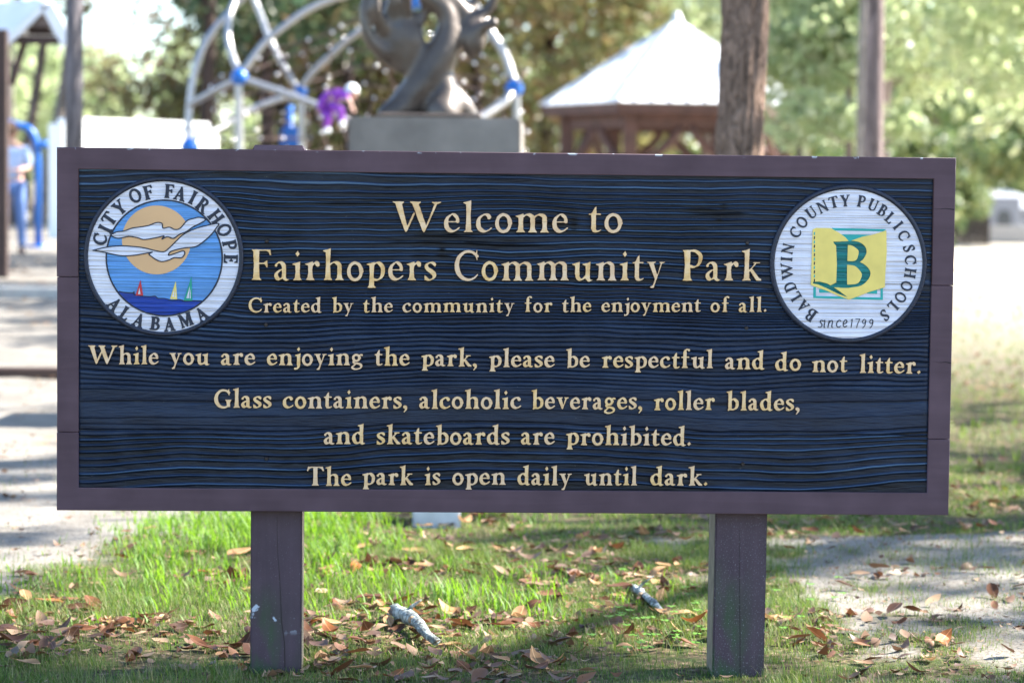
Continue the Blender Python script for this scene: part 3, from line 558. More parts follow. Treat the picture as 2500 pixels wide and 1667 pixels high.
for idx,(xa,xb,ref) in enumerate(((612,737,1300),(1745,1871,1300))):
    a=P(xa,ref,Y0)[0]; b=P(xb,ref,Y0)[0]; cx=(a+b)/2; hw=(b-a)/2; top=P(640,354,Y0)[2] if idx==0 else Zt-.02
    bm=bmesh.new(); nseg=1
    lp=[(-hw,0),(hw,0),(hw,.14),(-hw,.14)]; zs=[-.15,top-.012,top]
    rings=[]
    for z in zs:
        k=0 if z<top else .006
        rings.append([bm.verts.new((x+(-k if x>0 else k),y+(k if y<.07 else -k),z)) for x,y in lp])
    for i in range(2):
        for j in range(4): bm.faces.new((rings[i][j],rings[i][(j+1)%4],rings[i+1][(j+1)%4],rings[i+1][j]))
    bm.faces.new(rings[2]); bmesh.ops.recalc_face_normals(bm,faces=bm.faces)
    bmesh.ops.bevel(bm,geom=[e for e in bm.edges if abs(e.verts[0].co.z-e.verts[1].co.z)>.3],offset=.004,segments=2,affect='EDGES')
    me=bpy.data.meshes.new('post'); bm.to_mesh(me); bm.free()
    mt=postmat('post_paint_%d'%idx,.26 if idx==0 else .34,6.0 if idx==0 else 3.0).m
    po=link('post',me,mt,sign,(cx,Y0,0)); po.rotation_euler=(0,math.radians(.25 if idx else 0),0)
    # drying crack : a thin dark wedge let into the face
    cr=[(.002,.43),(.004,.33),(.010,.26),(.016,.14),(.024,.08),(.026,.012)] if idx==0 else [(-.004,.40),(-.003,.30),(-.001,.22),(.003,.1),(.005,.0)]
    cv=[]; cf=[]
    for i,(x,z) in enumerate(cr): w_=.0003+.0009*(i/5); cv+=[(x-w_,-.0005,z),(x+w_,-.0005,z)]
    for i in range(len(cr)-1): cf.append((2*i,2*i+1,2*i+3,2*i+2))
    link('crack',mesh('crack',cv,cf),M_screw,po)
    M_raw=simple('bare_post_side_%d'%idx,(.13,.105,.07),.8,var=.35,scale=30)
    sx_=hw+.0006 if idx==0 else -hw-.0006
    link('bare_side',boxm('bare_side',sx_-.0006,sx_+.0006,.008,.128,.0,top-.1,0),M_raw,po)
# ------------------------------------------------------------------ ground
def lines(a,b,step,far,n): 
    c=np.arange(a,b+1e-6,step); g=np.cumsum(step*np.geomspace(1.3,far,n)); return np.concatenate([a-g[::-1],c,b+g])
gx=lines(-4.5,4.5,.05,900,34); gy=lines(-3,16,.05,900,34)
X,Y=np.meshgrid(gx,gy); Zg=terrain(X,Y)+.008*(vnoise(X*9,Y*9,8)-.5)*(np.hypot(X,Y)<30)
n1=vnoise(X*.9,Y*.6,41)*.6+vnoise(X*3.1,Y*2.2,42)*.3+vnoise(X*9,Y*8,43)*.1
def grass_amount(x,y):
    n=vnoise(x*.9,y*.6,41)*.6+vnoise(x*3.1,y*2.2,42)*.3+vnoise(x*9,y*8,43)*.1
    left=sstep(-.35,.35,(x+1.3)*1.0+ (n-.5)*1.6+ (2.6-y)*.55)          # sand path on the left behind y~3
    n2=vnoise(x*7,y*6,44)*.6+vnoise(x*19,y*17,45)*.4
    right=1-.92*sstep(-.22,.25,(x-1.05)-.5*np.clip(1.9-y,0,2)+(n-.5)*1.5+(n2-.5)*1.1-5*sstep(2.5,3.6,y)+.32)
    g=np.where(x<.3,left,right)
    g=np.where(y>9,np.maximum(g*0,sstep(-.5,.8,x+.05*y-.2)),g)
    return np.clip(g,0,1)
ga=grass_amount(X,Y)
i=np.arange(X.size).reshape(X.shape); T=np.stack([i[:-1,:-1],i[:-1,1:],i[1:,1:],i[1:,:-1]],-1).reshape(-1,4)
me=npmesh('ground',np.stack([X,Y,Zg],-1).reshape(-1,3),T,True); attr(me,'grass',ga)
t=MT('ground_soil',.95,.1); g=t.attr('grass'); n=t.noise(3,6); nf=t.noise(40,4); nb=t.noise(.35,4)
dirt=t.ramp(n,[(.25,(.14,.125,.105)),(.6,(.22,.20,.17)),(.8,(.29,.265,.23))]); dirt=t.mix(t.ramp(nf,[(.6,0),(.68,.8)]),dirt,(.10,.075,.05)); dirt=t.mix(t.ramp(t.noise(90,3),[(.35,.7),(.5,0)]),dirt,(.08,.065,.045))
gr=t.ramp(nf,[(.32,(.022,.020,.010)),(.48,(.055,.045,.022)),(.6,(.12,.085,.05)),(.72,(.22,.17,.11))]); gr=t.mix(t.ramp(t.noise(9,5),[(.45,0),(.62,.7)]),gr,(.040,.062,.014))
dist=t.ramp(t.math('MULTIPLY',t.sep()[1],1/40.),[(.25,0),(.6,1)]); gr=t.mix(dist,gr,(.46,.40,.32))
t.color(t.mix(g,dirt,gr)).bump(t.noise(60,5),.6,.012)
tag(link('ground',me,t.m),None,None,None,'structure')
# slab edges at the left: a low concrete kerb and a timber edge on the path
M_conc=simple('concrete',(.33,.32,.30),.85,var=.25,scale=8,bump=.3)
M_timb=simple('dark_timber',(.055,.030,.022),.75,var=.3,scale=12)
def D0(dx,dy):     # display pixel -> ground point by marching
    d=FF+RR*((dx/.9408-1250)/FPX)+UU*((833.5-dy/.9408)/FPX); t_=4.
    while t_<200:
        p=CAM+d*t_
        if p[2]<tz(p[0],p[1]): return p
        t_+=.05
    return p
for nm,dy,wd,h,mt,lab in (('path_edging',866,.10,.07,M_timb,'low dark timber edging running across the sandy path left of the sign'),('kerb',684,.18,.10,M_conc,'low concrete kerb at the far side of the sandy path left of the sign')):
    p=D0(40,dy); me=boxm(nm,-4.5,1.3,-wd/2,wd/2,-.1,h,.01); tag(link(nm,me,mt,None,(p[0],p[1],tz(p[0],p[1]))),lab,'kerb')
# ------------------------------------------------------------------ grass
def blades(n,xs,ys,hfun,wid,seed,name,mat,label,dens):
    r=np.random.RandomState(seed); x=r.uniform(*xs,n*4); y=r.uniform(*ys,n*4)
    # keep inside the camera's view wedge (with a margin)
    d=y-CAM[1]; cxw=CAM[0]+d*math.tan(YAW); keep=np.abs(x-cxw)<d*.2118*1.12+.4
    keep&=r.rand(n*4)<dens(x,y); x=x[keep][:n]; y=y[keep][:n]; n=len(x)
    z=terrain(x,y); h=hfun(x,y)*r.uniform(.5,1.25,n); a=r.uniform(0,2*np.pi,n); lean=r.uniform(.1,.75,n)*h; w_=wid*r.uniform(.6,1.3,n)
    dx,dy=np.cos(a),np.sin(a); sx,sy=-dy*w_,dx*w_
    ts=[0,.45,.8,1.0]; V=[]
    for k,tt in enumerate(ts):
        bx=x+dx*lean*tt**2; by=y+dy*lean*tt**2; bz=z-.004+h*tt*(1-.18*tt)
        ww=[1,.85,.5,0][k]
        if k<3: V.append(np.stack([bx-sx*ww,by-sy*ww,bz],-1)); V.append(np.stack([bx+sx*ww,by+sy*ww,bz],-1))
        else: V.append(np.stack([bx,by,bz],-1))
    V=np.stack(V,1).reshape(-1,3); b=np.arange(n)[:,None]*7
    T=np.concatenate([b+np.array([[0,1,3]]),b+np.array([[0,3,2]]),b+np.array([[2,3,5]]),b+np.array([[2,5,4]]),b+np.array([[4,5,6]])],0)
    return tag(link(name,npmesh(name,V,T),mat),label,'grass',None,'stuff')
G_fresh=leafmat('grass_fresh',[(.05,.13,.008),(.10,.21,.012),(.07,.17,.010),(.17,.24,.03)],.6,.45,(.26,.46,.02))
G_short=leafmat('grass_short',[(.022,.07,.008),(.05,.115,.012),(.20,.165,.075),(.035,.095,.010),(.07,.14,.014),(.29,.24,.13),(.05,.12,.012)],.75,.32,(.22,.34,.03))
tall=lambda x,y: np.exp(-(((x+.78)/.52)**2+((y-2.6)/1.1)**2)**1.5)+.62*np.exp(-(((x+.12)/.62)**2+((y-1.35)/.55)**2)**1.2)+.42*np.exp(-(((x+1.25)/.38)**2+((y-1.25)/.6)**2))+.3*np.exp(-(((x-.1)/.5)**2+((y-3.4)/.5)**2))
blades(9500,(-2.4,.7),(.35,3.8),lambda x,y:.038+.09*np.clip(tall(x,y),0,1)*(.4+1.0*vnoise(x*7,y*7,4)),.0026,3,'tall_grass',G_fresh,'tall bright green grass tufts behind the left post under the sign',lambda x,y:np.clip(tall(x,y),0,1)*sstep(.36,.62,vnoise(x*9,y*9,9)+.12*tall(x,y)))
blades(38000,(-3.2,4),(2.4,5.4),lambda x,y:.018+.03*vnoise(x*4,y*4,14),.0016,6,'back_turf',G_short,'thin lawn grass a few steps behind the sign',lambda x,y:(.04+grass_amount(x,y))*sstep(.2,.55,vnoise(x*3,y*3,16)))
blades(105000,(-2.4,2.6),(-.35,2.5),lambda x,y:.014+.026*vnoise(x*5,y*5,14)+.022*(vnoise(x*2.2,y*2.2,15)>.6),.0010,4,'short_turf',G_short,'short patchy lawn grass mixed with dry straw around the posts',lambda x,y:(.04+grass_amount(x,y))*sstep(.22,.6,vnoise(x*3,y*3,16)*.7+vnoise(x*11,y*11,18)*.3+.08))
blades(17000,(-1,7),(5,20),lambda x,y:.03+.05*vnoise(x*2,y*2,14),.004,5,'far_turf',G_short,'lawn grass stretching away to the right behind the sign',lambda x,y:grass_amount(x,y)*.9)
# ------------------------------------------------------------------ fallen leaves
def leafmesh(name,L,Wd,curl,fold,twist,nu=7,nv=3):
    V=[];F=[]
    for i in range(nu):
        u=i/(nu-1); wv=Wd*(math.sin(math.pi*u**.85))**.8*.5 if 0<u<1 else 0.0008
        for j in range(nv):
            v=j/(nv-1)*2-1; x=(u-.5)*L; y=v*wv; z=curl*L*((u-.5)**2*4)-curl*L*.3+fold*abs(y)*(1+.4*math.sin(u*7))+twist*y*(u-.5)*6
            V.append((x,y,z+.004))
    for i in range(nu-1):
        for j in range(nv-1): a=i*nv+j; F.append((a,a+1,a+nv+1,a+nv))
    return mesh(name,V,F,True)
def lmat(name,c,vein,rough=.38):
    t=MT(name,rough,.16); oi=t.n('ShaderNodeObjectInfo'); n=t.noise(30,4); col=t.ramp(n,[(.3,tuple(a*.6 for a in c)),(.7,tuple(a*1.3 for a in c))])
    col=t.mix(t.math('MULTIPLY',oi.outputs['Random'],.6),col,vein); y=t.sep()[1]; mid=t.math('LESS_THAN',t.math('ABSOLUTE',y),.0011); col=t.mix(mid,col,tuple(a*1.8+.03 for a in c))
    t.color(col).bump(t.noise(90,3,t.mapping((.3,1,1))),.3,.002); tr=t.n('ShaderNodeBsdfTranslucent'); t.l(col,tr.inputs[0]); mx=t.n('ShaderNodeMixShader'); mx.inputs[0].default_value=.22
    t.l(t.b.outputs[0],mx.inputs[1]); t.l(tr.outputs[0],mx.inputs[2]); t.l(mx.outputs[0],t.t.nodes['Material Output'].inputs[0]); return t.m
LM={'rust brown':lmat('leaf_rust',(.13,.052,.022),(.10,.040,.014),.5),'dark brown':lmat('leaf_dark',(.060,.026,.012),(.12,.052,.024),.45),'pale tan':lmat('leaf_tan',(.36,.21,.10),(.24,.125,.055),.6),'orange':lmat('leaf_orange',(.27,.095,.028),(.22,.09,.03),.4)}
LS=[]
for k in range(7):
    LS.append(('curled' if k%2 else 'flat',(random.uniform(.085,.125),random.uniform(.034,.052),random.choice((.02,.06)) if k%2==0 else random.uniform(.16,.30),random.uniform(.05,.55),random.uniform(-.2,.2))))
LMESH={}
for k,(kind,pp) in enumerate(LS):
    for cn in LM:
        me=leafmesh('fallen_leaf',*pp); me.materials.append(LM[cn]); LMESH[(k,cn)]=me
def ldens(x,y):
    return (.40+.75*np.exp(-(((x+.2)/1.5)**2+((y-1.0)/1.1)**2))+.5*np.exp(-(((x+1.8)/.7)**2+((y-.5)/.6)**2)))*(.25+.75*grass_amount(x,y))*sstep(.25,.55,vnoise(x*2.6,y*2.6,77)+.05)
cols=['rust brown']*3+['dark brown']*5+['pale tan']*5+['orange']
r=np.random.RandomState(21); cnt=0; spots=[]
while len(spots)<298:
    y=r.uniform(-.05,4.2)**1.0; x=r.uniform(-2.3,2.5); d=y-CAM[1]; cx=CAM[0]+d*math.tan(YAW)
    if abs(x-cx)>d*.2118*1.03: continue
    sc=P(0,0)[0]
    if r.rand()>float(ldens(np.array([x]),np.array([y]))[0])*(1.0 if y<2.2 else .5): continue
    spots.append((x,y))
def zone(x,y):
    dx=1176+5553*((x-CAM[0])/(y-CAM[1])-math.tan(YAW)); 
    for lim,nm in ((150,'by the left picture edge'),(420,'left of the left post'),(560,'just left of the left post'),(720,'at the left post foot'),(900,'just right of the left post'),(1060,'beside the thick stick'),(1300,'midway between the posts'),(1540,'beside the thin stick'),(1650,'just left of the right post'),(1780,'at the right post foot'),(2000,'just right of the right post')):
        if dx<lim: return nm
    return 'out on the sandy patch'
LV=[]
for n_,(x,y) in enumerate(spots):
    k=r.randint(len(LS)); cn=cols[r.randint(len(cols))]; kind=LS[k][0]
    o=link('fallen_leaf',LMESH[(k,cn)],None,None,(x,y,tz(x,y)+r.uniform(.008,.030)))
    s_=r.uniform(.55,1.15); over=r.rand()<.25
    o.rotation_euler=(r.normal(0,.28)+(math.pi if over else 0),r.normal(0,.24),r.uniform(0,6.28)); o.scale=(s_,s_,s_)
    size='large' if s_>.86 else ('medium' if s_>.68 else 'small'); dep='nearest the camera' if y<.6 else ('in the sunlit strip' if y<1.3 else ('a step behind' if y<2.3 else 'well behind'))
    z_=zone(x,y); LV.append((o,size,kind,cn,z_,dep,x)); tag(o,f'{size} {kind} {cn} fallen leaf {z_}, {dep}','leaf',f'{size} {kind} {cn} leaves {z_} {dep}')
from collections import defaultdict
dd=defaultdict(list)
for q in LV: dd[q[1:6]].append(q)
for kq,lst in dd.items():
    if len(lst)>1:
        sh={'nearest the camera':'front row','in the sunlit strip':'sunlit strip','a step behind':'middle row','well behind':'back row'}[kq[4]]
        for n_,q in enumerate(sorted(lst,key=lambda q:q[6])): q[0]['label']=f"{kq[0]} {kq[1]} {kq[2]} leaf {kq[3]}, {sh}, {('first','second','third','fourth','fifth','sixth','seventh','eighth')[min(n_,7)]} from left"
# the rest of the big leaves, past the first three hundred
def joined(n,seed,xs,ys,name,mat,label,dn,sc=(.35,.9)):
    rr=np.random.RandomState(seed); x=rr.uniform(*xs,n*6); y=rr.uniform(*ys,n*6); d=y-CAM[1]; k=(np.abs(x-(CAM[0]+d*math.tan(YAW)))<d*.235)&(rr.rand(n*6)<dn(x,y)); x=x[k][:n]; y=y[k][:n]; Vs=[];Ts=[];off=0
    for i in range(len(x)):
        me=LMESH[(i%len(LS),'dark brown')]; v=np.empty(len(me.vertices)*3,np.float32); me.vertices.foreach_get('co',v); v=v.reshape(-1,3)
        e=Matrix.Rotation(rr.uniform(0,6.28),3,'Z')@Matrix.Rotation(rr.normal(0,.3)+(math.pi if rr.rand()<.3 else 0),3,'X')@Matrix.Rotation(rr.normal(0,.25),3,'Y')
        v=(v*rr.uniform(*sc))@np.array(e).T+np.array([x[i],y[i],tz(x[i],y[i])+rr.uniform(.004,.022)]); f=np.array([tuple(p.vertices) for p in me.polygons]); Vs.append(v);Ts.append(f+off);off+=len(v)
    return tag(link(name,npmesh(name,np.concatenate(Vs),np.concatenate(Ts),True),mat),label,'leaves',None,'stuff')
M_big=leafmat('big_litter',[(.055,.026,.013),(.11,.045,.020),(.30,.19,.11),(.08,.036,.018),(.11,.052,.028),(.38,.25,.14),(.17,.062,.020),(.10,.048,.024)],.6,.2)
joined(1300,61,(-2.4,2.5),(-.1,4.6),'more_fallen_leaves',M_big,'thick scatter of brown and tan fallen leaves under and behind the sign',lambda x,y:ldens(x,y))
# smaller broken litter, far beyond counting
def litter(n,xs,ys,seed,dens,s0,name,mat,label,kind='stuff'):
    rr=np.random.RandomState(seed); x=rr.uniform(*xs,n*5); y=rr.uniform(*ys,n*5); k=rr.rand(n*5)<dens(x,y); x=x[k][:n]; y=y[k][:n]; n=len(x)
    z=terrain(x,y)+rr.uniform(.002,.022,n); a=rr.uniform(0,6.28,n); L=rr.uniform(.5,1.3,n)*s0; Wd=L*rr.uniform(.2,.45,n); ti=rr.normal(0,.3,n); cu=rr.uniform(-.1,.35,n)*L
    V=[]
    for (u,v,c) in ((-.5,0,1),(-.12,.5,0),(.15,.45,0),(.5,0,1),(.15,-.45,0),(-.12,-.5,0)):
        px=u*L; py=v*Wd; V.append(np.stack([x+px*np.cos(a)-py*np.sin(a),y+px*np.sin(a)+py*np.cos(a),z+c*np.abs(cu)+py*ti*1.5],-1))
    V=np.stack(V,1).reshape(-1,3); b=np.arange(n)[:,None]*6
    T=np.concatenate([b+np.array([q]) for q in ([0,5,1],[1,5,4],[1,4,2],[2,4,3])],0)
    return tag(link(name,npmesh(name,V,T),mat),label,'leaves',None,kind)
M_lit=leafmat('leaf_litter',[(.07,.033,.016),(.28,.17,.09),(.12,.05,.02),(.36,.24,.14),(.06,.03,.016),(.18,.07,.02)],.7,.2)
litter(5200,(-2.6,2.8),(-.2,5),33,lambda x,y:ldens(x,y)*.9+.05,.032,'leaf_litter',M_lit,'small broken brown leaves scattered through the grass under the sign')
litter(1500,(-5,7),(5,20),34,lambda x,y:np.where(x>0,.7,.12)*sstep(.35,.7,vnoise(x*.9,y*.9,5)),.09,'far_leaf_litter',M_lit,'brown leaves lying scattered over the far lawn and path')
for (dx,dy) in ((20,880),(70,876),(110,884),(40,620),(90,612)):
    pass
litter(1500,(.8,3.2),(-.1,3.2),39,lambda x,y:1-.8*grass_amount(x,y),.018,'path_crumbs',M_lit,'dark crumbs and leaf bits on the grey sandy patch right of the posts')
litter(900,(-6,-1),(2.6,11),40,lambda x,y:1-.8*grass_amount(x,y),.04,'sand_litter',M_lit,'leaf bits on the sandy path left of the sign')
# clover
cl=leafmat('clover_leaf',[(.10,.26,.03),(.16,.34,.05)],.4,.45,(.4,.7,.05))
V=[];F=[]; rc=np.random.RandomState(4)
for (cx,cy,nn,sp) in ((.62,.75,30,.2),(.45,.45,16,.12),(.75,1.35,14,.2)):
    for _ in range(nn):
        x=cx+rc.normal(0,sp); y=cy+rc.normal(0,sp*.7); z=tz(x,y)+rc.uniform(.02,.05); a0=rc.uniform(0,6.28)
        for q in range(3):
            a=a0+q*2.09; b=len(V); rr_=.0085
            for k in range(6): th=k*math.pi/3; V.append((x+math.cos(a)*rr_*1.05+rr_*math.cos(th),y+math.sin(a)*rr_*1.05+rr_*math.sin(th),z+.002*math.cos(th*2)))
            F.append(tuple(range(b,b+6)))
tag(link('clover',mesh('clover',V,F),cl),'small bright green clover leaves in the short grass near the posts','clover',None,'stuff')
# lichen covered sticks
def stick(dx0,dy0,dx1,dy1,r0,label):
    a=D0(dx0,dy0); b=D0(dx1,dy1); n=9; pts=[]; rad=[]
    for i in range(n):
        t_=i/(n-1); p=Vector(a).lerp(Vector(b),t_); pts.append((p.x+random.uniform(-.006,.006),p.y+random.uniform(-.006,.006)+.018*math.sin(t_*5),tz(p.x,p.y)+r0*1.0+.014*math.sin(t_*3)+.004)); rad.append(r0*(1.05-.6*t_)*random.uniform(.78,1.22))
    t=MT('lichen_bark_%d'%dx0,.85,.2); n1_=t.noise(34,6,rough=.7); t.color(t.ramp(n1_,[(.35,(.06,.05,.045)),(.5,(.17,.19,.18)),(.62,(.46,.50,.48)),(.75,(.16,.12,.09))])).bump(t.noise(110,4),1,.008)
    o=thing('fallen_stick',label,'stick',pts[0]); me=tube('bark',pts,rad,12); me.transform(Matrix.Translation(-Vector(pts[0])))
    for v in me.vertices: v.co+=v.normal*random.uniform(-.0025,.0035)
    link('bark',me,t.m,o)
    mid=Vector(pts[n//2])-Vector(pts[0]); q=Vector(pts[2])-Vector(pts[0])
    M_end=simple('broken_wood_%d'%dx0,(.30,.20,.12),.8)
    me=tube('knot',[mid,mid+Vector((-.015,-.022,.006))],[r0*.55,r0*.42],8); link('knot',me,M_end,o)
    link('side_twig',tube('side_twig',[q,q+Vector((.02,-.03,.03)),q+Vector((.05,-.045,.055))],[r0*.35,r0*.25,r0*.1],6),t.m,o)
    e=Vector(pts[-1])-Vector(pts[0]); dr=(Vector(pts[-1])-Vector(pts[-2])).normalized()
    for k in range(4): link('splinter',tube('splinter',[e,e+dr*random.uniform(.012,.03)+Vector((random.uniform(-.008,.008),0,random.uniform(0,.01)))],[.004,.0008],5),M_end,o)
stick(905,1432,1000,1500,.025,'thick grey lichen covered stick lying in leaves between the posts')
stick(1452,1366,1512,1420,.016,'thin pale lichen covered stick lying in the grass left of the right post')
# small white marker block in the grass
p=D0(1002,1206); mk=boxm('marker_block',-.096,.096,-.09,.09,-.05,.13,.008,2)
tag(link('marker_block',mk,simple('white_marker',(.48,.50,.52),.8,var=.2,scale=12),None,(p[0],p[1],tz(p[0],p[1]))),'small white concrete marker block standing in grass behind the sign','marker')
# ------------------------------------------------------------------ trees
def leafcloud(name,centers,radii,per,size,mat,parent,seed,flat=.75,out=.5):
    rr=np.random.RandomState(seed); C=np.repeat(np.array(centers),per,0); R=np.repeat(np.array(radii),per); n=len(C)
    d=rr.normal(0,1,(n,3)); d/=np.linalg.norm(d,axis=1)[:,None]; C=C+d*(R*rr.rand(n)**out)[:,None]*np.array([1,1,flat])
    a=rr.normal(0,1,(n,3)); a/=np.linalg.norm(a,axis=1)[:,None]; b=np.cross(a,rr.normal(0,1,(n,3))); b/=np.linalg.norm(b,axis=1)[:,None]
    s=size*rr.uniform(.5,1.4,n)[:,None]; V=np.stack([C-a*s,C+b*s*.38,C+a*s,C-b*s*.38],1).reshape(-1,3)
    return link(name,npmesh(name,V,np.arange(n*4).reshape(n,4)),mat,parent)
F_dark=leafmat('foliage_dark',[(.025,.055,.034),(.055,.10,.045),(.09,.13,.055),(.15,.11,.055)],.4,.35)
F_olive=leafmat('foliage_olive',[(.12,.14,.05),(.26,.24,.09),(.20,.17,.08),(.26,.15,.08),(.15,.20,.07)],.45,.45)
F_lime=leafmat('foliage_lime',[(.10,.17,.07),(.32,.36,.21),(.20,.28,.14),(.48,.48,.34),(.05,.11,.05)],.4,.58,(.66,.74,.38))
F_pine=leafmat('foliage_pine',[(.045,.10,.04),(.11,.20,.07),(.17,.26,.09),(.24,.27,.09)],.4,.35)
F_mid=leafmat('foliage_mid',[(.05,.10,.045),(.10,.16,.06),(.20,.25,.09),(.28,.27,.10)],.4,.35)
def bark(name,c,sc=1,zs=3.5):
    t=MT(name,.9,.15); n=t.noise(1,6,t.mapping((22*sc,22*sc,zs*sc)),dist=1.2); t.color(t.ramp(n,[(.30,tuple(a*.45 for a in c)),(.5,c),(.72,tuple(a*1.7 for a in c))])).bump(n,1,.03); return t.m
B_grey=bark('bark_grey',(.12,.095,.085)); B_red=bark('bark_red',(.18,.135,.125)); B_dark=bark('bark_dark',(.05,.035,.03)); B_pale=bark('bark_pale',(.22,.19,.17))
def trunkm(name,r0,r1,h,lean=(0,0),wob=.1,n=14,segs=12,seed=0,ridge=0):
    rr=random.Random(seed); pts=[];rad=[]
    for i in range(segs+1):
        t_=i/segs; pts.append((lean[0]*t_+wob*math.sin(t_*5+seed),lean[1]*t_+wob*math.cos(t_*4+seed)-wob,h*t_-.3*(i==0))); rad.append((r0+(r1-r0)*t_)*(1+.5*max(0,.08-t_)*8))
    return tube(name,pts,rad,n),pts,rad
def tree(label,x,y,h,r,crown_r,crown_z,mat,barkm,group=None,seed=0,clumps=40,per=110,leaf=.16,nlimb=7,lean=(0,0),name='tree',csize=.9,cat='tree',zflat=.8,wob=.12):
    z=tz(x,y); o=thing(name,label,cat,(x,y,z),0,group); me,pts,rad=trunkm('trunk',r,r*.35,h,lean,wob,seed=seed); link('trunk',me,barkm,o)
    rr=random.Random(seed); cs=[];rs=[]; ctr=Vector(pts[-1])
    for k in range(nlimb):
        a=2*math.pi*k/nlimb+rr.uniform(-.4,.4); i0=rr.randint(int(len(pts)*.35),len(pts)-2); p0=Vector(pts[i0]); el=rr.uniform(-.1,.7); L=crown_r*rr.uniform(.6,1)
        p2=p0+Vector((math.cos(a)*L,math.sin(a)*L,L*el)); p1=p0.lerp(p2,.5)+Vector((0,0,.12*L)); link('limb',tube('limb',[p0,p1,p2],[rad[i0]*.5,rad[i0]*.3,.015],7),barkm,o); cs.append(p2);rs.append(csize)
    for k in range(clumps):
        a=rr.uniform(0,6.283); q=rr.random()**.5; zz=rr.uniform(crown_z[0],crown_z[1]); mz=(zz-crown_z[0])/(crown_z[1]-crown_z[0]); env=math.sin(math.pi*min(1,.12+.85*mz))**.6
        cs.append(Vector((lean[0]*zz/h+math.cos(a)*q*crown_r*env,lean[1]*zz/h+math.sin(a)*q*crown_r*env,zz))); rs.append(csize*rr.uniform(.6,1.3))
    leafcloud('crown',[tuple(c) for c in cs],rs,per,leaf,mat,o,seed,zflat); return o
def dx2x(dx,y): return D(dx,465,y)[0]
# big trunk behind the sign, right
def big_trunk():
    y=6.2; x=dx2x(1703,y); o=thing('oak_tree','thick grey brown ridged tree trunk rising behind the sign right of the gazebo','tree',(x,y,tz(x,y)))
    n,segs=96,150; V=[];sc=5553/(y-CAM[1]); H=7.0
    for i in range(segs+1):
        z=-.3+i*H/segs; dz=z-2.4
        cx=(.020*dz if dz<1 else .02+.02*(dz-1)) ; R=(.122 if z>1 else .122+.05*(1-z)); R*=1-.012*max(0,z)
        for k in range(n):
            a=2*math.pi*k/n; nn=vnoise(np.array([k*22./n]),np.array([z*3.2+3*math.sin(k*.2)*.2]),5)[0]; n2=vnoise(np.array([k*50./n]),np.array([z*9.]),6)[0]
            rr=R*(1+.22*(abs(nn-.5)*2)**.7-.09+.08*(n2-.5)); V.append((cx+rr*math.cos(a),rr*math.sin(a),z))
    i=np.arange((segs+1)*n).reshape(segs+1,n); j=np.roll(i,-1,1); T=np.stack([i[:-1],j[:-1],j[1:],i[1:]],-1).reshape(-1,4)
    link('trunk',npmesh('trunk',np.array(V),T,True),bark('bark_oak',(.18,.12,.088),1.5,9),o)
    for k,(a,zz) in enumerate(((.4,5.2),(2.4,5.8),(4.2,5.5),(5.3,6.4))):
        p0=Vector((.05,0,zz)); p2=p0+Vector((math.cos(a)*2.2,math.sin(a)*2.2,1.6)); link('limb',tube('limb',[p0,p0.lerp(p2,.5)+Vector((0,0,.3)),p2],[.09,.06,.02],8),B_grey,o)
    cs=[(math.cos(a)*q,math.sin(a)*q,zz) for a,q,zz in [(random.uniform(0,6.28),random.uniform(.2,2.6),random.uniform(5.6,8.5)) for _ in range(30)]]
    leafcloud('crown',cs,[.7]*30,60,.08,F_mid,o,5)
big_trunk()
# pines on the right
y=16.5
for (dx,r,lab,lean,zf) in ((2000,.10,'tall slender pine trunk with sunlit right edge standing right of the big trunk',(.04,0),0),(1976,.075,'pale thin pine trunk half hidden just left of the slender pine',(.05,0),5.0),(1958,.07,'dark short trunk just left of the slender pines',(-.06,.3),7.5)):
    x=dx2x(dx,y+zf); yy=y+zf; tree(lab,x,yy,9 if zf<6 else 2.8,r,2.4 if zf<6 else .8,(4.6,9) if zf<6 else (2.3,3.6),F_lime,B_pale if zf==5.0 else B_red,None,int(dx),16,120,.12,5,lean,'pine_tree',.7 if zf<6 else .4,wob=.015)
# pale shed branch stub on the slender pine
# crowns : (label kind, display x, y, height, crown radius, crown z range, mat)
T_=[]
def stand(lab,grp,items,mat,barkm,seed0,**kw):
    tr=kw.pop('tr',.16)
    for k,(dx,y,h,cr,z0,z1) in enumerate(items):
        x=dx2x(dx,y); pos='leftmost' if k==0 else ('rightmost' if k==len(items)-1 else None)
        tree(lab[k],x,y,h,tr+.01*k,cr,(z0,z1),mat,barkm,grp,seed0+k,**kw)
stand(['dark green spreading oak behind the left wooden pole','dark bushy oak rising behind the silver climbing dome','dark oak with brown patches behind the left half of the bronze sculpture'],None,
 [(465,38,9,5.2,4.3,10),(600,42,9,4.4,3.9,10),(800,46,9,4.4,3.8,10)],F_dark,B_dark,100,clumps=46,per=110,leaf=.17,csize=1.1)
stand(['olive brown tree with rusty leaves behind the climbing dome net','olive yellow tree behind the bronze sculpture','olive tree between the sculpture and the gazebo','thin olive tree left of the gazebo roof'],None,
 [(640,50,6,3.6,.4,5.5),(880,52,7,3.8,.4,7),(1100,50,7,3.8,.6,8),(1260,54,9,3.6,1.0,9)],F_olive,B_dark,120,clumps=56,per=105,leaf=.17,csize=1.0)
stand(['bright yellow green tree behind the gazebo roof peak','soft green tree above the right gazebo eave','bright green pine right of the thick trunk','tall lime green tree behind the slender pine','lime green tree above the right sign corner','bright green tree at the right edge of view'],None,
 [(1400,62,12,5.0,3,12),(1620,56,12,4.6,3.6,12),(1850,48,10,4.2,3.2,10),(2030,46,11,4.6,3.4,12),(2008,45,10,5.0,3.3,10),(2560,27,9,3.0,2.6,8)],F_lime,B_grey,140,clumps=74,per=105,leaf=.15,csize=1.0)
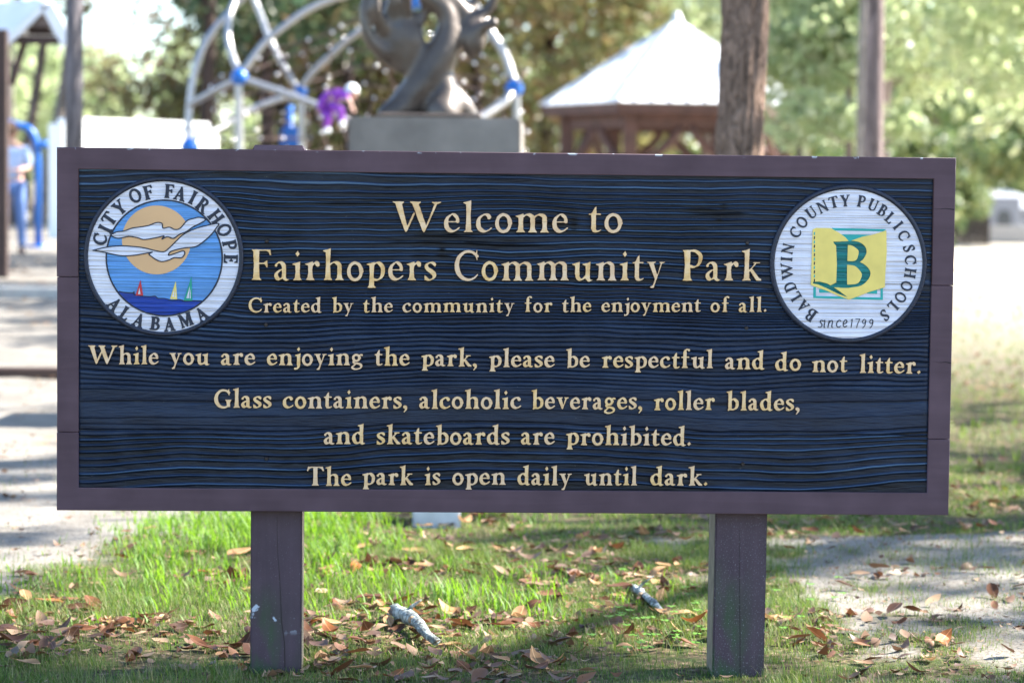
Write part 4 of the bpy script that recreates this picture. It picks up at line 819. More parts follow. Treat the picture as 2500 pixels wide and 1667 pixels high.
stand(['deep green pine deep behind the thick trunk','deep green pine behind the bright right trees','shaded green tree right of the far house'],None,
 [(1760,74,13,5.5,2,13),(2150,78,13,6.0,4,13),(2480,74,12,5.5,4.5,12)],F_pine,B_red,160,clumps=80,per=120,leaf=.2,csize=1.3)
stand(['low grey green shrub below the gazebo','low dark shrub right of the thick trunk','round dark evergreen bush above the right sign corner','dark evergreen bush in front of the far house','pale yellow shrub beside the far house','broad olive shrub behind the slender pines'],None,
 [(1560,60,3,2.6,.2,2.6),(1840,58,3,2.8,.2,2.6),(2090,62,4,1.7,.6,3.4),(2430,60,4,2.9,2.4,3.8),(2215,84,2.4,.5,1.0,2.2),(1960,64,4,2.4,.3,3.0)],F_mid,B_dark,180,clumps=46,per=120,leaf=.15,csize=.7,name='shrub',cat='shrub',nlimb=0,tr=.05)
tree('young bright green tree partly hiding the right gazebo eave',dx2x(1822,26),26,6.5,.03,1.0,(1.7,6.0),F_lime,B_grey,None,301,70,120,.09,5,(0,0),'tree',.45)
# leaning far trunks at the left, with thin crowns
for k,(dx,r,lean) in enumerate(((72,.13,(.9,0)),(108,.17,(1.5,.3)),(136,.10,(1.1,0)),(40,.08,(.6,0)))):
    yy=44+3*k; tree(['leaning grey trunk left of the blue pole','thick leaning trunk behind the blue pole','thin leaning trunk beside the wooden pole','slim pale trunk at the left edge'][k],dx2x(dx-25,yy),yy,9,r,2.6,(5.4,9.5),F_olive,B_pale if k%2 else B_grey,None,200+k,14,100,.15,5,lean)
for k,(dx,yy) in enumerate(((30,84),(60,92),(500,86),(120,90),(20,80))):
    tree(['hazy pale tree far behind the white wall','pale round tree far beyond the white building','pale tree beyond the climbing dome','pale tree seen between leaning trunks','pale tree at the far left edge'][k],dx2x(dx,yy),yy,6,.2,4.4,(1.6,6.6),F_lime,B_pale,None,220+k,44,90,.22,5,(0,0),'tree',1.0)
# distant wood that reads as one mass
cs=[];rs=[]
rw=np.random.RandomState(8)
for k in range(520):
    yy=rw.uniform(105,130); dx=rw.uniform(560,2700); x=dx2x(dx,yy); hh=8.5 if dx>1000 else 8; cs.append((x,yy,rw.uniform(.5,hh))); rs.append(rw.uniform(1.2,2.4))
o=leafcloud('distant_wood',cs,rs,60,.42,F_mid,None,9); tag(o,'far wood of mixed green trees closing the view behind the park','wood',None,'stuff')
# ------------------------------------------------------------------ out-of-view tree added on the right, crown clumps set to shade chosen ground
def lit(x,y):
    e=lambda cx,cy,rx,ry:((x-cx)/rx)**2+((y-cy)/ry)**2<1+.9*(vnoise(np.array([x*4.]),np.array([y*4.]),61)[0]-.5)
    return e(-.6,.95,2.0,.36) or e(-.85,2.1,.75,1.25) or e(1.5,1.25,.42,.09) or e(.9,.36,.5,.10) or e(1.75,.28,.6,.08) or e(1.9,1.75,.5,.07) or e(-2.0,3.3,.9,.35) or e(.35,1.6,.75,.2) or e(1.2,2.9,.5,.12) or e(-2.1,1.7,.5,.18) or e(2.9,4.6,1.2,.5) or e(-2.7,6.5,1.2,.9) or e(-3.2,9.6,2,1.1) or e(3.6,7.2,1.6,.5)
tx,ty=10.2,5.0; cs=[];rs=[]; rr=random.Random(12)
for _ in range(1750):
    x=rr.uniform(-4.2,4.8); y=rr.uniform(-1.4,9.5)
    if lit(x,y) or lit(x+.14,y) or lit(x-.14,y) or lit(x,y+.1) or lit(x,y-.1): continue
    if rr.random()<(.14 if y<2.8 else (.40 if y<6 else .60)): continue
    h=rr.uniform(7.2,9.5); q=h/SV[2]; cs.append((x+SV[0]*q-tx,y+SV[1]*q-ty,h)); rs.append(rr.uniform(.16,.30))
o=thing('shade_tree','broad leafy tree added out of view to the right, crown shaped to dapple the lawn','tree',(tx,ty,0)); me,pts,rad=trunkm('trunk',.28,.12,8.2,(-.3,.2),.1,16); link('trunk',me,B_grey,o)
for k in range(10):
    a=k*.63; L=rr.uniform(2.5,4.5); p0=Vector(pts[7+k%4]); p2=p0+Vector((math.cos(a)*L,math.sin(a)*L,rr.uniform(.5,1.6))); link('limb',tube('limb',[p0,p0.lerp(p2,.5)+Vector((0,0,.2)),p2],[.09,.06,.02],7),B_grey,o)
leafcloud('crown',cs,rs,26,.075,F_dark,o,77,.8,.6)
# ------------------------------------------------------------------ gazebo
M_roof=MT('white_metal_roof',.38,.5); M_roof.color(M_roof.ramp(M_roof.noise(5,3),[(.3,(.66,.67,.69)),(.7,(.76,.76,.77))])); M_roof=M_roof.m
M_gbr=simple('brown_stain',(.075,.034,.027),.7,var=.3,scale=6)
def gazebo():
    y=33.5; x=dx2x(1549,y); z0=tz(x,y); s=(y-CAM[1])/5553.; R=312*s; dep=(y-CAM[1])
    ze=D(1549,246,y)[2]-z0; za=D(1549,48,y)[2]-z0; o=thing('gazebo','hexagonal wooden gazebo with white ribbed metal roof behind the sign','gazebo',(x,y,z0))
    C=[Vector((R*math.cos(math.radians(60*k)),R*math.sin(math.radians(60*k)),ze)) for k in range(6)]; A=Vector((0,0,za))
    for k in range(6):
        a,b=C[k],C[(k+1)%6]; e=b-a; L=e.length; ex=e/L; mid=(a+b)/2; up=(A-mid); SL=up.length; ux=up/SL; nn=ex.cross(ux); nn=nn if nn.z>0 else -nn
        N=8
        for i in range(N):
            s0,s1=L*i/N,L*(i+1)/N; hh=lambda q:SL*(1-abs(2*q/L-1)); g=.006
            pts=[a+ex*(s0+g),a+ex*(s1-g),a+ex*(s1-g)+ux*max(0.01,hh(s1)-.0),a+ex*(s0+g)+ux*max(0.01,hh(s0))]
            V=[p for p in pts]+[p-nn*.02 for p in pts]; F=[(0,1,2,3),(7,6,5,4)]+[(j,4+j,4+(j+1)%4,(j+1)%4) for j in range(4)]
            link('roof_panel',mesh('roof_panel',V,F),M_roof,o)
            if i: link('roof_rib',beamm('roof_rib',a+ex*s0+nn*.012,a+ex*s0+ux*hh(s0)+nn*.012,.03,.04,.004),M_roof,o)
        link('hip_cap',beamm('hip_cap',a+nn*.02,A+Vector((0,0,.02)),.09,.03,.004),M_roof,o)
        i_=.93; link('fascia',beamm('fascia',C[k]*.97+Vector((0,0,ze*.03-.09)),C[(k+1)%6]*.97+Vector((0,0,ze*.03-.09)),.05,.17,.005),M_gbr,o)
        p=Vector((C[k].x*.8,C[k].y*.8,0)); q=Vector((C[(k+1)%6].x*.8,C[(k+1)%6].y*.8,0)); zt=ze-.12
        link('post',boxm('post',p.x-.11,p.x+.11,p.y-.11,p.y+.11,-.2,zt,.01),M_gbr,o)
        link('beam',beamm('beam',(p.x,p.y,zt-.1),(q.x,q.y,zt-.1),.08,.34,.006),M_gbr,o)
        link('rafter',beamm('rafter',C[k]+Vector((0,0,-.06)),A+Vector((0,0,-.08)),.06,.10,.004),M_gbr,o)
        for (u,v) in ((p,q),(q,p)):
            d=(v-u).normalized(); pp=[u+d*(.80*math.sin(t_))+Vector((0,0,zt-.25-.75*(1-t_/1.571)**1.2)) for t_ in np.linspace(0,1.571,6)]
            link('curved_brace',tube('curved_brace',pp,.08,6),M_gbr,o)
        link('rail',beamm('rail',(p.x,p.y,.85),(q.x,q.y,.85),.05,.10,.004),M_gbr,o)
    bm=bmesh.new(); bmesh.ops.create_cone(bm,cap_ends=True,segments=6,radius1=R*.86,radius2=R*.86,depth=.12); me=bpy.data.meshes.new('floor'); bm.to_mesh(me); bm.free(); link('floor',me,M_conc,o,(0,0,.04))
    bm=bmesh.new(); bmesh.ops.create_cone(bm,cap_ends=True,segments=12,radius1=.10,radius2=.03,depth=.16); me=bpy.data.meshes.new('finial'); bm.to_mesh(me); bm.free(); link('finial',me,M_roof,o,(0,0,za+.07))
gazebo()
# ------------------------------------------------------------------ small gabled play shelter, top left
M_wood=simple('weathered_wood',(.13,.10,.09),.8,var=.25,scale=7); M_dwood=simple('dark_wood',(.05,.028,.022),.8,var=.25)
def shelter():
    y=18.5; b=D(0,465,y); z0=tz(b[0],y); o=thing('play_shelter','small wooden play shelter with white gabled metal roof at the left edge','shelter',(0,0,0))
    f=lambda dx,dy,yy=y:D(dx,dy,yy)
    ap=f(107,4); el=f(24,86); er=f(161,86); el=Vector((el.x,y,(el.z+er.z)/2)); er=Vector((er.x,y,el.z)); dp=Vector((-1.5,1.15,0))
    def slab(name,P4,th,mt):
        P4=[Vector(p) for p in P4]; n=(P4[1]-P4[0]).cross(P4[3]-P4[0]).normalized()*th; V=P4+[p+n for p in P4]
        return link(name,mesh(name,V,[(3,2,1,0),(4,5,6,7)]+[(j,(j+1)%4,4+(j+1)%4,4+j) for j in range(4)]),mt,o)
    for e,sg in ((el,1),(er,-1)):
        slab('roof_panel',[e,ap,ap+dp,e+dp],.03*sg,M_roof)
        v=(ap-e).normalized(); link('barge_board',beamm('barge_board',e+Vector((.02*sg-.02,-.03,-.03))-v*.04,ap+Vector((0,-.03,-.03)),.03,.07 if sg>0 else .13,.004),M_roof,o)
    link('tie_beam',beamm('tie_beam',el+Vector((.02,.05,-.03)),er+Vector((-.02,.05,-.03)),.07,.08),M_dwood,o)
    link('gable_fill',boxm('gable_fill',f(60,70).x,f(134,70).x,y+.12,y+.15,f(72,78).z,f(72,58).z,.004),M_dwood,o); link('gable_board',beamm('gable_board',Vector((f(72,48).x,y+.05,f(72,48).z)),Vector((f(126,48).x,y+.05,f(72,48).z)),.03,.12),M_wood,o)
    for dxp,yy in ((6,y-.35),(6,y+1.6)):
        p=f(dxp,465,yy); link('post',boxm('post',p.x-.055,p.x+.055,yy-.055,yy+.055,z0-.3,f(10,74,y).z,.008),M_dwood if yy<y else M_wood,o)
    p=f(160,465,y+1.4); link('post',boxm('post',p.x-.05,p.x+.05,y+1.35,y+1.45,z0-.3,er.z,.008),M_dwood,o)
    link('brace',beamm('brace',f(60,84,y+.2),f(26,196,y+.2),.05,.07),M_dwood,o); link('brace',beamm('brace',f(18,80,y+.9),f(-10,200,y+.9),.05,.07),M_dwood,o)
shelter()
def pole():
    y=14.0; p=D(170,465,y); top=D(170,-60,y); z0=tz(p.x,y); o=thing('wooden_pole','tall grey round wooden pole standing left behind the sign','pole',(p.x,y,z0))
    me=tube('shaft',[(0,0,-.3),(.0,0,1.5),(.012,0,top.z-z0+1)],[.078,.075,.070],20); link('shaft',me,bark('pole_wood',(.115,.10,.10),.8),o)
    link('cap',tube('cap',[(.012,0,top.z-z0+1),(.012,0,top.z-z0+1.03)],[.078,.078],20),M_dwood,o)
pole()
# ------------------------------------------------------------------ climbing dome
M_steel=MT('galvanised_tube',.42,.5,.85); M_steel.color((.36,.35,.345)); M_steel=M_steel.m
M_blue=simple('blue_plastic',(.004,.10,.38),.35,var=.1); M_rope=simple('climbing_rope',(.10,.06,.05),.9); M_clamp=MT('rope_clamp',.28,.5,.9); M_clamp.color((.8,.78,.76)); M_clamp=M_clamp.m
def dome():
    yc=20.0; o=thing('climbing_dome','big silver tube climbing dome with blue ball joints and rope net','climber',(0,0,0))
    def tb(pts,ys,r=.038):
        pp=[D(a,b,y_) for (a,b),y_ in zip(pts,ys)]
        q=catmull([tuple(p) for p in pp],6) if len(pp)>2 else [tuple(p) for p in pp]; link('tube',tube('tube',q,r,12),M_steel,o)
    lin=lambda a,b,n:list(np.linspace(a,b,n))
    tb([(640,-60),(585,-30),(533,22),(490,71),(462,120),(442,189),(433,277),(432,345),(436,520)],lin(yc+.2,yc-.4,9))
    tb([(548,-60),(539,0),(526,40),(524,89),(535,133),(550,170)],lin(yc-.2,yc-.9,6))
    tb([(560,-60),(584,0),(606,55),(617,84),(646,144),(685,208)],lin(yc+1.0,yc+.7,6))
    tb([(840,-22),(761,0),(706,24),(661,55),(606,100),(556,168)],lin(yc-.6,yc-.9,6))
    tb([(690,208),(717,169),(770,118),(821,75),(900,20)],lin(yc+.7,yc+.4,5))
    tb([(552,180),(600,196),(661,217),(750,251),(795,277),(850,310)],lin(yc-.9,yc-1.1,6))
    tb([(550,182),(505,203),(470,222),(436,240)],lin(yc-.9,yc-.4,4))
    tb([(548,185),(549,260),(550,345),(551,520)],lin(yc-.9,yc-.9,4),.044)
    tb([(690,212),(640,228),(568,255),(517,289),(468,315),(436,345)],lin(yc+.7,yc-.4,6))
    tb([(1050,-30),(1095,20),(1131,80),(1159,125),(1179,187),(1181,203)],lin(yc,yc-.3,6),.05)
    tb([(1181,205),(1159,233),(1108,269),(1040,310)],lin(yc-.3,yc-.8,4),.05)
    tb([(1187,210),(1187,290),(1188,520)],lin(yc-.3,yc-.3,3),.04)
    tb([(690,212),(693,340),(695,520)],lin(yc+.7,yc+.7,3),.04)
    tb([(953,0),(1000,-25),(1050,-30)],lin(yc,yc,3)); tb([(953,0),(900,20)],[yc,yc+.4])
    for a,b,y_,r in ((550,178,yc-.9,.092),(690,212,yc+.7,.082),(1181,204,yc-.3,.10),(953,2,yc,.10),(436,338,yc-.4,.10)):
        bm=bmesh.new(); bmesh.ops.create_icosphere(bm,subdivisions=3,radius=r); me=bpy.data.meshes.new('ball_joint'); bm.to_mesh(me); bm.free()
        for p_ in me.polygons: p_.use_smooth=True
        link('ball_joint',me,M_blue,o,D(a,b,y_))
    # rope net : warped grid of ropes, with a clamp where ropes cross
    rr=random.Random(5); N,Mn=15,9; Pn=[]
    for i in range(N):
        row=[]
        for j in range(Mn):
            u=i/(N-1); v=j/(Mn-1); dx=500+ u*700; dy=40+v*300+rr.uniform(-10,10); sag=1.4*math.sin(math.pi*u)*math.sin(math.pi*v)
            top=40+150*abs(u-.5)**1.2*2; dy=top+(345-top)*v+rr.uniform(-9,9); row.append(D(dx+rr.uniform(-16,16),dy,yc-.5+sag+.8*rr.random()))
        Pn.append(row)
    bm=bmesh.new(); bmesh.ops.create_icosphere(bm,subdivisions=2,radius=.021); cm=bpy.data.meshes.new('rope_clamp'); bm.to_mesh(cm); bm.free(); cm.materials.append(M_clamp)
    for p_ in cm.polygons: p_.use_smooth=True
    for i in range(N):
        link('rope',tube('rope',Pn[i],.011,5),M_rope,o)
        for j in range(Mn): link('rope_clamp',cm,None,o,Pn[i][j])
    for j in range(Mn): link('rope',tube('rope',[Pn[i][j] for i in range(N)],.011,5),M_rope,o)
dome()
# blue play panel seen below the dome
p=D(665,315,21.5); o=thing('play_board','blue plastic play board on a post below the climbing dome','play board',(p.x,21.5,tz(p.x,21.5)))
zt=D(665,292,21.5).z-o.location.z; link('panel',boxm('panel',-.11,.11,-.03,.03,zt-.5,zt,.02,2),M_blue,o); link('post',tube('post',[(0,.06,-.2),(0,.06,zt+.25)],.04,10),M_blue,o)
# ------------------------------------------------------------------ skin-modifier bodies
def skin(name,V,E,R,mat,parent=None,sub=2,loc=None):
    me=bpy.data.meshes.new(name); me.from_pydata(V,E,[]); o=bpy.data.objects.new('tmp',me); COL.objects.link(o)
    o.modifiers.new('s','SKIN'); 
    for d,r_ in zip(me.skin_vertices[0].data,R): d.radius=(r_,r_) if not hasattr(r_,'__len__') else r_
    me.skin_vertices[0].data[0].use_root=True
    md=o.modifiers.new('d','SUBSURF'); md.levels=sub; md.render_levels=sub
    dg=bpy.context.evaluated_depsgraph_get(); m2=bpy.data.meshes.new_from_object(o.evaluated_get(dg)); bpy.data.objects.remove(o); m2.name=name
    for p_ in m2.polygons: p_.use_smooth=True
    m2.materials.clear(); return link(name,m2,mat,parent,loc)
M_skin=simple('skin',(.50,.29,.21),.55,var=.06)
def hand(parent,w,d,s,M):
    w=Vector(w); d=Vector(d).normalized(); side=d.cross(Vector((0,0,1))).normalized()
    V=[w,w+d*.05*s,w+d*.09*s]; E=[(0,1),(1,2)]; R=[.024*s,(.036*s,.016*s),(.036*s,.015*s)]
    link_=skin('hand',[tuple(v) for v in V],E,R,M,parent,2)
    for k in range(4):
        b=w+d*.085*s+side*(k-1.5)*.018*s; L=(.065,.078,.072,.055)[k]*s; skin('finger',[tuple(b),tuple(b+d*L*.5+Vector((0,0,-.006*s))),tuple(b+d*L+Vector((0,0,-.02*s)))],[(0,1),(1,2)],[.0092*s,.0085*s,.007*s],M,parent,1)
    b=w+d*.03*s+side*.03*s; skin('thumb',[tuple(b),tuple(b+side*.025*s+d*.025*s),tuple(b+side*.03*s+d*.055*s)],[(0,1),(1,2)],[.011*s,.010*s,.008*s],M,parent,1)
def head(parent,c,face,s,hairm,hat=None):
    c=Vector(c); f=Vector(face).normalized(); bm=bmesh.new(); bmesh.ops.create_uvsphere(bm,u_segments=20,v_segments=14,radius=1)
    q=f.to_track_quat('-Y','Z').to_matrix().to_4x4()
    for v in bm.verts:
        x,y_,z=v.co; jaw=1-.25*max(0,-z); v.co=Vector((x*.075*jaw,y_*.095*(1-.12*max(0,-z)),z*.118))*s
    me=bpy.data.meshes.new('head'); bm.to_mesh(me); bm.free(); me.transform(q)
    for p_ in me.polygons: p_.use_smooth=True
    h=link('head',me,M_skin,parent,c)
    def bit(nm,pos,r,m,sc=(1,1,1)):
        bm=bmesh.new(); bmesh.ops.create_icosphere(bm,subdivisions=2,radius=r*s); me=bpy.data.meshes.new(nm); bm.to_mesh(me); bm.free(); me.transform(Matrix.Diagonal((*sc,1))); me.transform(Matrix.Translation(Vector(pos)*s)); me.transform(q); link(nm,me,m,h)
    M_eye=simple('eye_dark',(.02,.015,.012),.3); 
    for sx in (-1,1): bit('eye',(sx*.030,-.088,.008),.010,M_eye); bit('ear',(sx*.076,0,0),.020,M_skin,(.4,.7,1.4))
    bit('nose',(0,-.098,-.018),.014,M_skin,(.8,1.2,1.5)); bit('mouth',(0,-.086,-.058),.018,simple('lips',(.35,.12,.10),.5),(1,.4,.3))
    bit('hair',(0,.014,.024),.104,hairm,(.86,1.0,1.08))
    return h
def person_left():
    y=21.0; p=D0(28,588); a=D(28,585,y); z0=tz(a.x,y); top=D(28,287,y).z; H=1.70; s=1.0
    # keep the photographed size: choose the depth at which the figure is 1.7 m tall on the raised ground
    o=thing('person','person in pale blue shirt and blue jeans standing beside the blue pole','person',(a.x,y,z0)); k=(top-z0)/1.70
    Mj=simple('blue_jeans',(.10,.17,.36),.8,var=.2,scale=20); Ms=simple('pale_blue_shirt',(.42,.52,.72),.8,var=.08); Mh=simple('brown_hair',(.12,.06,.03),.6); Msh=simple('dark_shoe',(.03,.025,.03),.6)
    V=[(0,0,.93),(0,.0,1.12),(0,.01,1.36),(0,0,1.46),(.0,-.02,1.54),(-.18,0,1.38),(-.23,-.02,1.14),(-.12,-.20,1.08),(.18,0,1.38),(.22,-.03,1.14),(.10,-.22,1.10),(-.09,0,.88),(-.10,-.02,.48),(-.10,.02,.08),(-.10,-.13,.035),(.09,0,.88),(.12,-.03,.48),(.13,.01,.08),(.14,-.14,.035)]
    E=[(0,1),(1,2),(2,3),(3,4),(2,5),(5,6),(6,7),(2,8),(8,9),(9,10),(0,11),(11,12),(12,13),(13,14),(0,15),(15,16),(16,17),(17,18)]
    R=[(.14,.11),(.125,.10),(.16,.11),.055,.05,.055,.042,.028,.055,.042,.028,.085,.055,.04,.032,.085,.055,.04,.032]
    V=[(x*k,y_*k,z*k) for x,y_,z in V]; R=[tuple(v*k for v in r_) if hasattr(r_,'__len__') else r_*k for r_ in R]
    skin('body',V,E,R,M_skin,o)
    R2=lambda ids,g:[tuple(v+g for v in R[i]) if hasattr(R[i],'__len__') else R[i]+g for i in ids]
    def sub(name,ids,edges,m,g): mp={v:i for i,v in enumerate(ids)}; return skin(name,[V[i] for i in ids],[(mp[a_],mp[b_]) for a_,b_ in edges],R2(ids,g),m,o)
    sub('shirt',[0,1,2,5,6,8,9],[(0,1),(1,2),(2,5),(5,6),(2,8),(8,9)],Ms,.018*k)
    sub('trousers',[0,11,12,13,15,16,17],[(0,11),(11,12),(12,13),(0,15),(15,16),(16,17)],Mj,.017*k)
    sub('shoe',[13,14],[(13,14)],Msh,.018*k); sub('shoe',[17,18],[(17,18)],Msh,.018*k)
    head(o,(0,-.03*k,1.62*k),(.6,.7,0),k*.98,Mh); hand(o,V[7],(.6,-.5,0),k,M_skin); hand(o,V[10],(-.6,-.5,.1),k,M_skin)
person_left()
def child():
    y=18.6; c=D(778,232,y); o=thing('person','child in purple jacket and white cap climbing on the silver tubes left of the sculpture','person',(c.x,c.y,c.z))
    Mp=simple('purple_jacket',(.22,.035,.36),.7,var=.2); Mw=simple('white_cloth',(.78,.80,.80),.8,var=.04); Mh=simple('child_hair',(.18,.10,.05),.6); k=.62
    V=[(-.16,.05,-.06),(-.10,.0,.05),(.02,-.05,.10),(.10,-.08,.10),(-.17,-.05,.10),(-.28,-.10,-.02),(-.30,-.14,-.16),(.08,-.14,.12),(.16,-.24,.02),(.22,-.28,-.10),(-.06,-.16,-.12),(.06,-.30,-.14),(.04,-.24,-.36),(.10,-.32,-.40),(-.24,-.02,-.18),(-.16,-.20,-.26),(-.20,-.10,-.46),(-.14,-.18,-.50)]
    E=[(0,1),(1,2),(2,3),(2,4),(4,5),(5,6),(2,7),(7,8),(8,9),(0,10),(10,11),(11,12),(12,13),(0,14),(14,15),(15,16),(16,17)]
    R=[(.10,.09),(.095,.085),(.10,.08),.045,.05,.036,.026,.05,.036,.026,.062,.046,.034,.026,.062,.046,.034,.026]
    V=[(a*.8,b*.8,c_*.8) for a,b,c_ in V]; R=[tuple(v*.8 for v in r_) if hasattr(r_,'__len__') else r_*.8 for r_ in R]
    skin('body',V,E,R,M_skin,o)
    def sub(name,ids,edges,m,g): mp={v:i for i,v in enumerate(ids)}; return skin(name,[V[i] for i in ids],[(mp[a_],mp[b_]) for a_,b_ in edges],[tuple(v+g for v in R[i]) if hasattr(R[i],'__len__') else R[i]+g for i in ids],m,o)
    sub('jacket',[1,2,4,5,6,7,8],[(1,2),(2,4),(4,5),(5,6),(2,7),(7,8)],Mp,.022); sub('trousers',[0,10,11,12,14,15,16],[(0,10),(10,11),(11,12),(0,14),(14,15),(15,16)],Mp,.016)
    sub('shoe',[12,13],[(12,13)],Mw,.014); sub('shoe',[16,17],[(16,17)],Mw,.014)
    hd=head(o,(.17,-.10,.10),(.8,-.5,-.5),.82,Mh)
    bm=bmesh.new(); bmesh.ops.create_uvsphere(bm,u_segments=18,v_segments=12,radius=.092)
    for v in bm.verts: v.co.z=max(v.co.z,-.02)
    me=bpy.data.meshes.new('cap'); bm.to_mesh(me); bm.free(); me.transform(Matrix.Translation((0,.01,.03))); link('cap',me,Mw,hd)
    hand(o,V[6],(-.3,-.6,-.5),.6,M_skin); hand(o,V[9],(.3,-.5,-.5),.6,M_skin); o.scale=(.8,.8,.8)
child()
# ------------------------------------------------------------------ bronze sculpture on its pedestal
def sculpture():
    y=7.6; f=lambda dx,dy,yy=y:D(dx,dy,yy); a=f(812,262); b=f(1190,278); z0=tz(a.x,y); ztop=(a.z+b.z)/2
    x0,x1=f(812,270).x,f(1208,270).x
    ped=thing('pedestal','square grey concrete pedestal carrying the bronze sculpture','pedestal',((x0+x1)/2,y+.45,z0)); hw=(x1-x0)/2
    link('block',boxm('block',-hw,hw,-.45,.45,-.2,ztop-z0,.012,2),simple('pedestal_concrete',(.20,.175,.15),.85,var=.4,scale=3,bump=.4),ped); link('base_slab',boxm('base_slab',-hw-.15,hw+.15,-.6,.6,-.25,.06,.02,2),M_conc,ped)
    ped.rotation_euler=(0,0,math.radians(-4))
    yy=y+.42; M_br=MT('aged_bronze',.42,.5,.35); n=M_br.noise(5,5); M_br.color(M_br.ramp(n,[(.3,(.055,.043,.036)),(.6,(.10,.078,.062)),(.8,(.10,.105,.10))])).bump(M_br.noise(22,4),.35,.01); M_br=M_br.m
    o=thing('sculpture','dark bronze sculpture of upturned hands growing from a twisted trunk on the pedestal','sculpture',(f(985,262,yy).x,yy,ztop)); L=o.location
    s=(yy-CAM[1])/5553.
    def W(dx,dy,dy3=0): v=D(dx,dy,yy); return Vector((v.x-L.x,dy3,max(v.z-L.z,-.01) if dy>262 else v.z-L.z))
    bm=bmesh.new()
    def chain(pts,rs,k=5,sq=1):
        p=np.array([(*v,r) for v,r in zip(pts,rs)]); q=catmull(p,k) if len(p)>2 else p
        for v in q:
            m_=Matrix.Translation(Vector(v[:3]))@Matrix.Diagonal((1,sq,1,1)); bmesh.ops.create_icosphere(bm,subdivisions=2,radius=float(v[3]),matrix=m_)
    r=lambda px:px*s
    # flared foot and arm
    chain([W(905,262,-.05),W(940,235,0),W(975,195),W(1000,150),W(1022,105),W(1030,60),W(1018,20),W(985,-5)],[r(30),r(42),r(46),r(44),r(36),r(26),r(24),r(26)],8)
    chain([W(960,262,.1),W(985,225,.05),W(1005,180)],[r(46),r(44),r(40)],7); chain([W(1015,262,-.08),W(1022,225,-.03),W(1012,180)],[r(42),r(36),r(34)],7)
    chain([W(1075,266,.02),W(1060,245,0),W(1045,225,0),W(1030,200)],[r(26),r(28),r(26),r(24)],7); chain([W(880,262,-.1),W(915,245,-.04),W(950,225)],[r(16),r(26),r(30)],6)
    # left hand : wrist, broad cupped palm, fingers curling up at the outer edge
    chain([W(985,165,0),W(950,152,-.02),W(926,128,-.02),W(916,95,-.02)],[r(18),r(24),r(44),r(62)],8,.45)
    chain([W(916,95),W(910,62),W(900,34)],[r(62),r(58),r(42)],8,.42); chain([W(900,60),W(902,25,-.06),W(906,-5,-.08),W(912,-32,-.05)],[r(24),r(17),r(14),r(11)],7,.8); chain([W(940,75),W(965,50),W(980,20),W(988,-8)],[r(24),r(15),r(15),r(22)],7,.6); chain([W(925,60),W(934,30,-.05),W(938,2,-.1),W(934,-30,-.12)],[r(20),r(12),r(11),r(10)],7,.8)
    chain([W(880,125,-.05),W(850,95,-.1),W(838,60,-.13),W(838,20,-.12),W(848,-20,-.1)],[r(20),r(15),r(12),r(12),r(11)],7)
    chain([W(880,70,-.05),W(868,40,-.14),W(866,5,-.15),W(876,-28,-.1)],[r(20),r(13),r(12),r(11)],7)
    # right limb arching over and the right hand
    chain([W(1005,-12),W(1035,0,.02),W(1060,25,.04),W(1078,55,.04),W(1088,92,.0),W(1086,120,0)],[r(24),r(22),r(22),r(24),r(30),r(18)],7,.8)
    chain([W(1088,80),W(1112,62,-.03),W(1132,55,-.05)],[r(24),r(14),r(15)],6); chain([W(1085,60,.03),W(1106,35,.05),W(1126,18,.06),W(1138,-12,.05)],[r(18),r(15),r(13),r(11)],6)
    chain([W(1075,45,.06),W(1085,15,.08),W(1098,-14,.08)],[r(16),r(13),r(11)],6)
    me=bpy.data.meshes.new('figure'); bm.to_mesh(me); bm.free(); t_=bpy.data.objects.new('tmp',me); COL.objects.link(t_)
    md=t_.modifiers.new('r','REMESH'); md.mode='VOXEL'; md.voxel_size=.016; md.use_smooth_shade=True; sm=t_.modifiers.new('s','SMOOTH'); sm.iterations=6; sm.factor=.6
    dg=bpy.context.evaluated_depsgraph_get(); m2=bpy.data.meshes.new_from_object(t_.evaluated_get(dg)); bpy.data.objects.remove(t_); m2.name='figure'; m2.materials.clear(); link('figure',m2,M_br,o)
    link('plinth',boxm('plinth',-r(118),r(118),-.3,.3,-.001,.03,.01),M_br,o)
sculpture()
# ------------------------------------------------------------------ blue pole at the left
def bluepole():
    y=22.5; o=thing('swing_pole','bright blue bent metal play pole behind the person at the left','pole',(D(88,465,y).x,y,tz(D(88,465,y).x,y))); L=o.location
    g=lambda a,b:Vector(D(a,b,y))-L
    pts=catmull([tuple(g(18,282)),tuple(g(40,288)),tuple(g(66,296)),tuple(g(80,318)),tuple(g(86,350))],5); pts=[tuple(p) for p in pts]+[(0,0,.0)]
    link('bent_tube',tube('bent_tube',pts,.042,12),M_blue,o); link('foot_plate',tube('foot_plate',[(0,0,-.05),(0,0,.03)],.14,16),M_blue,o)
    link('crossbar',tube('crossbar',[g(82,340),g(110,328)],.04,10),M_blue,o)
bluepole()
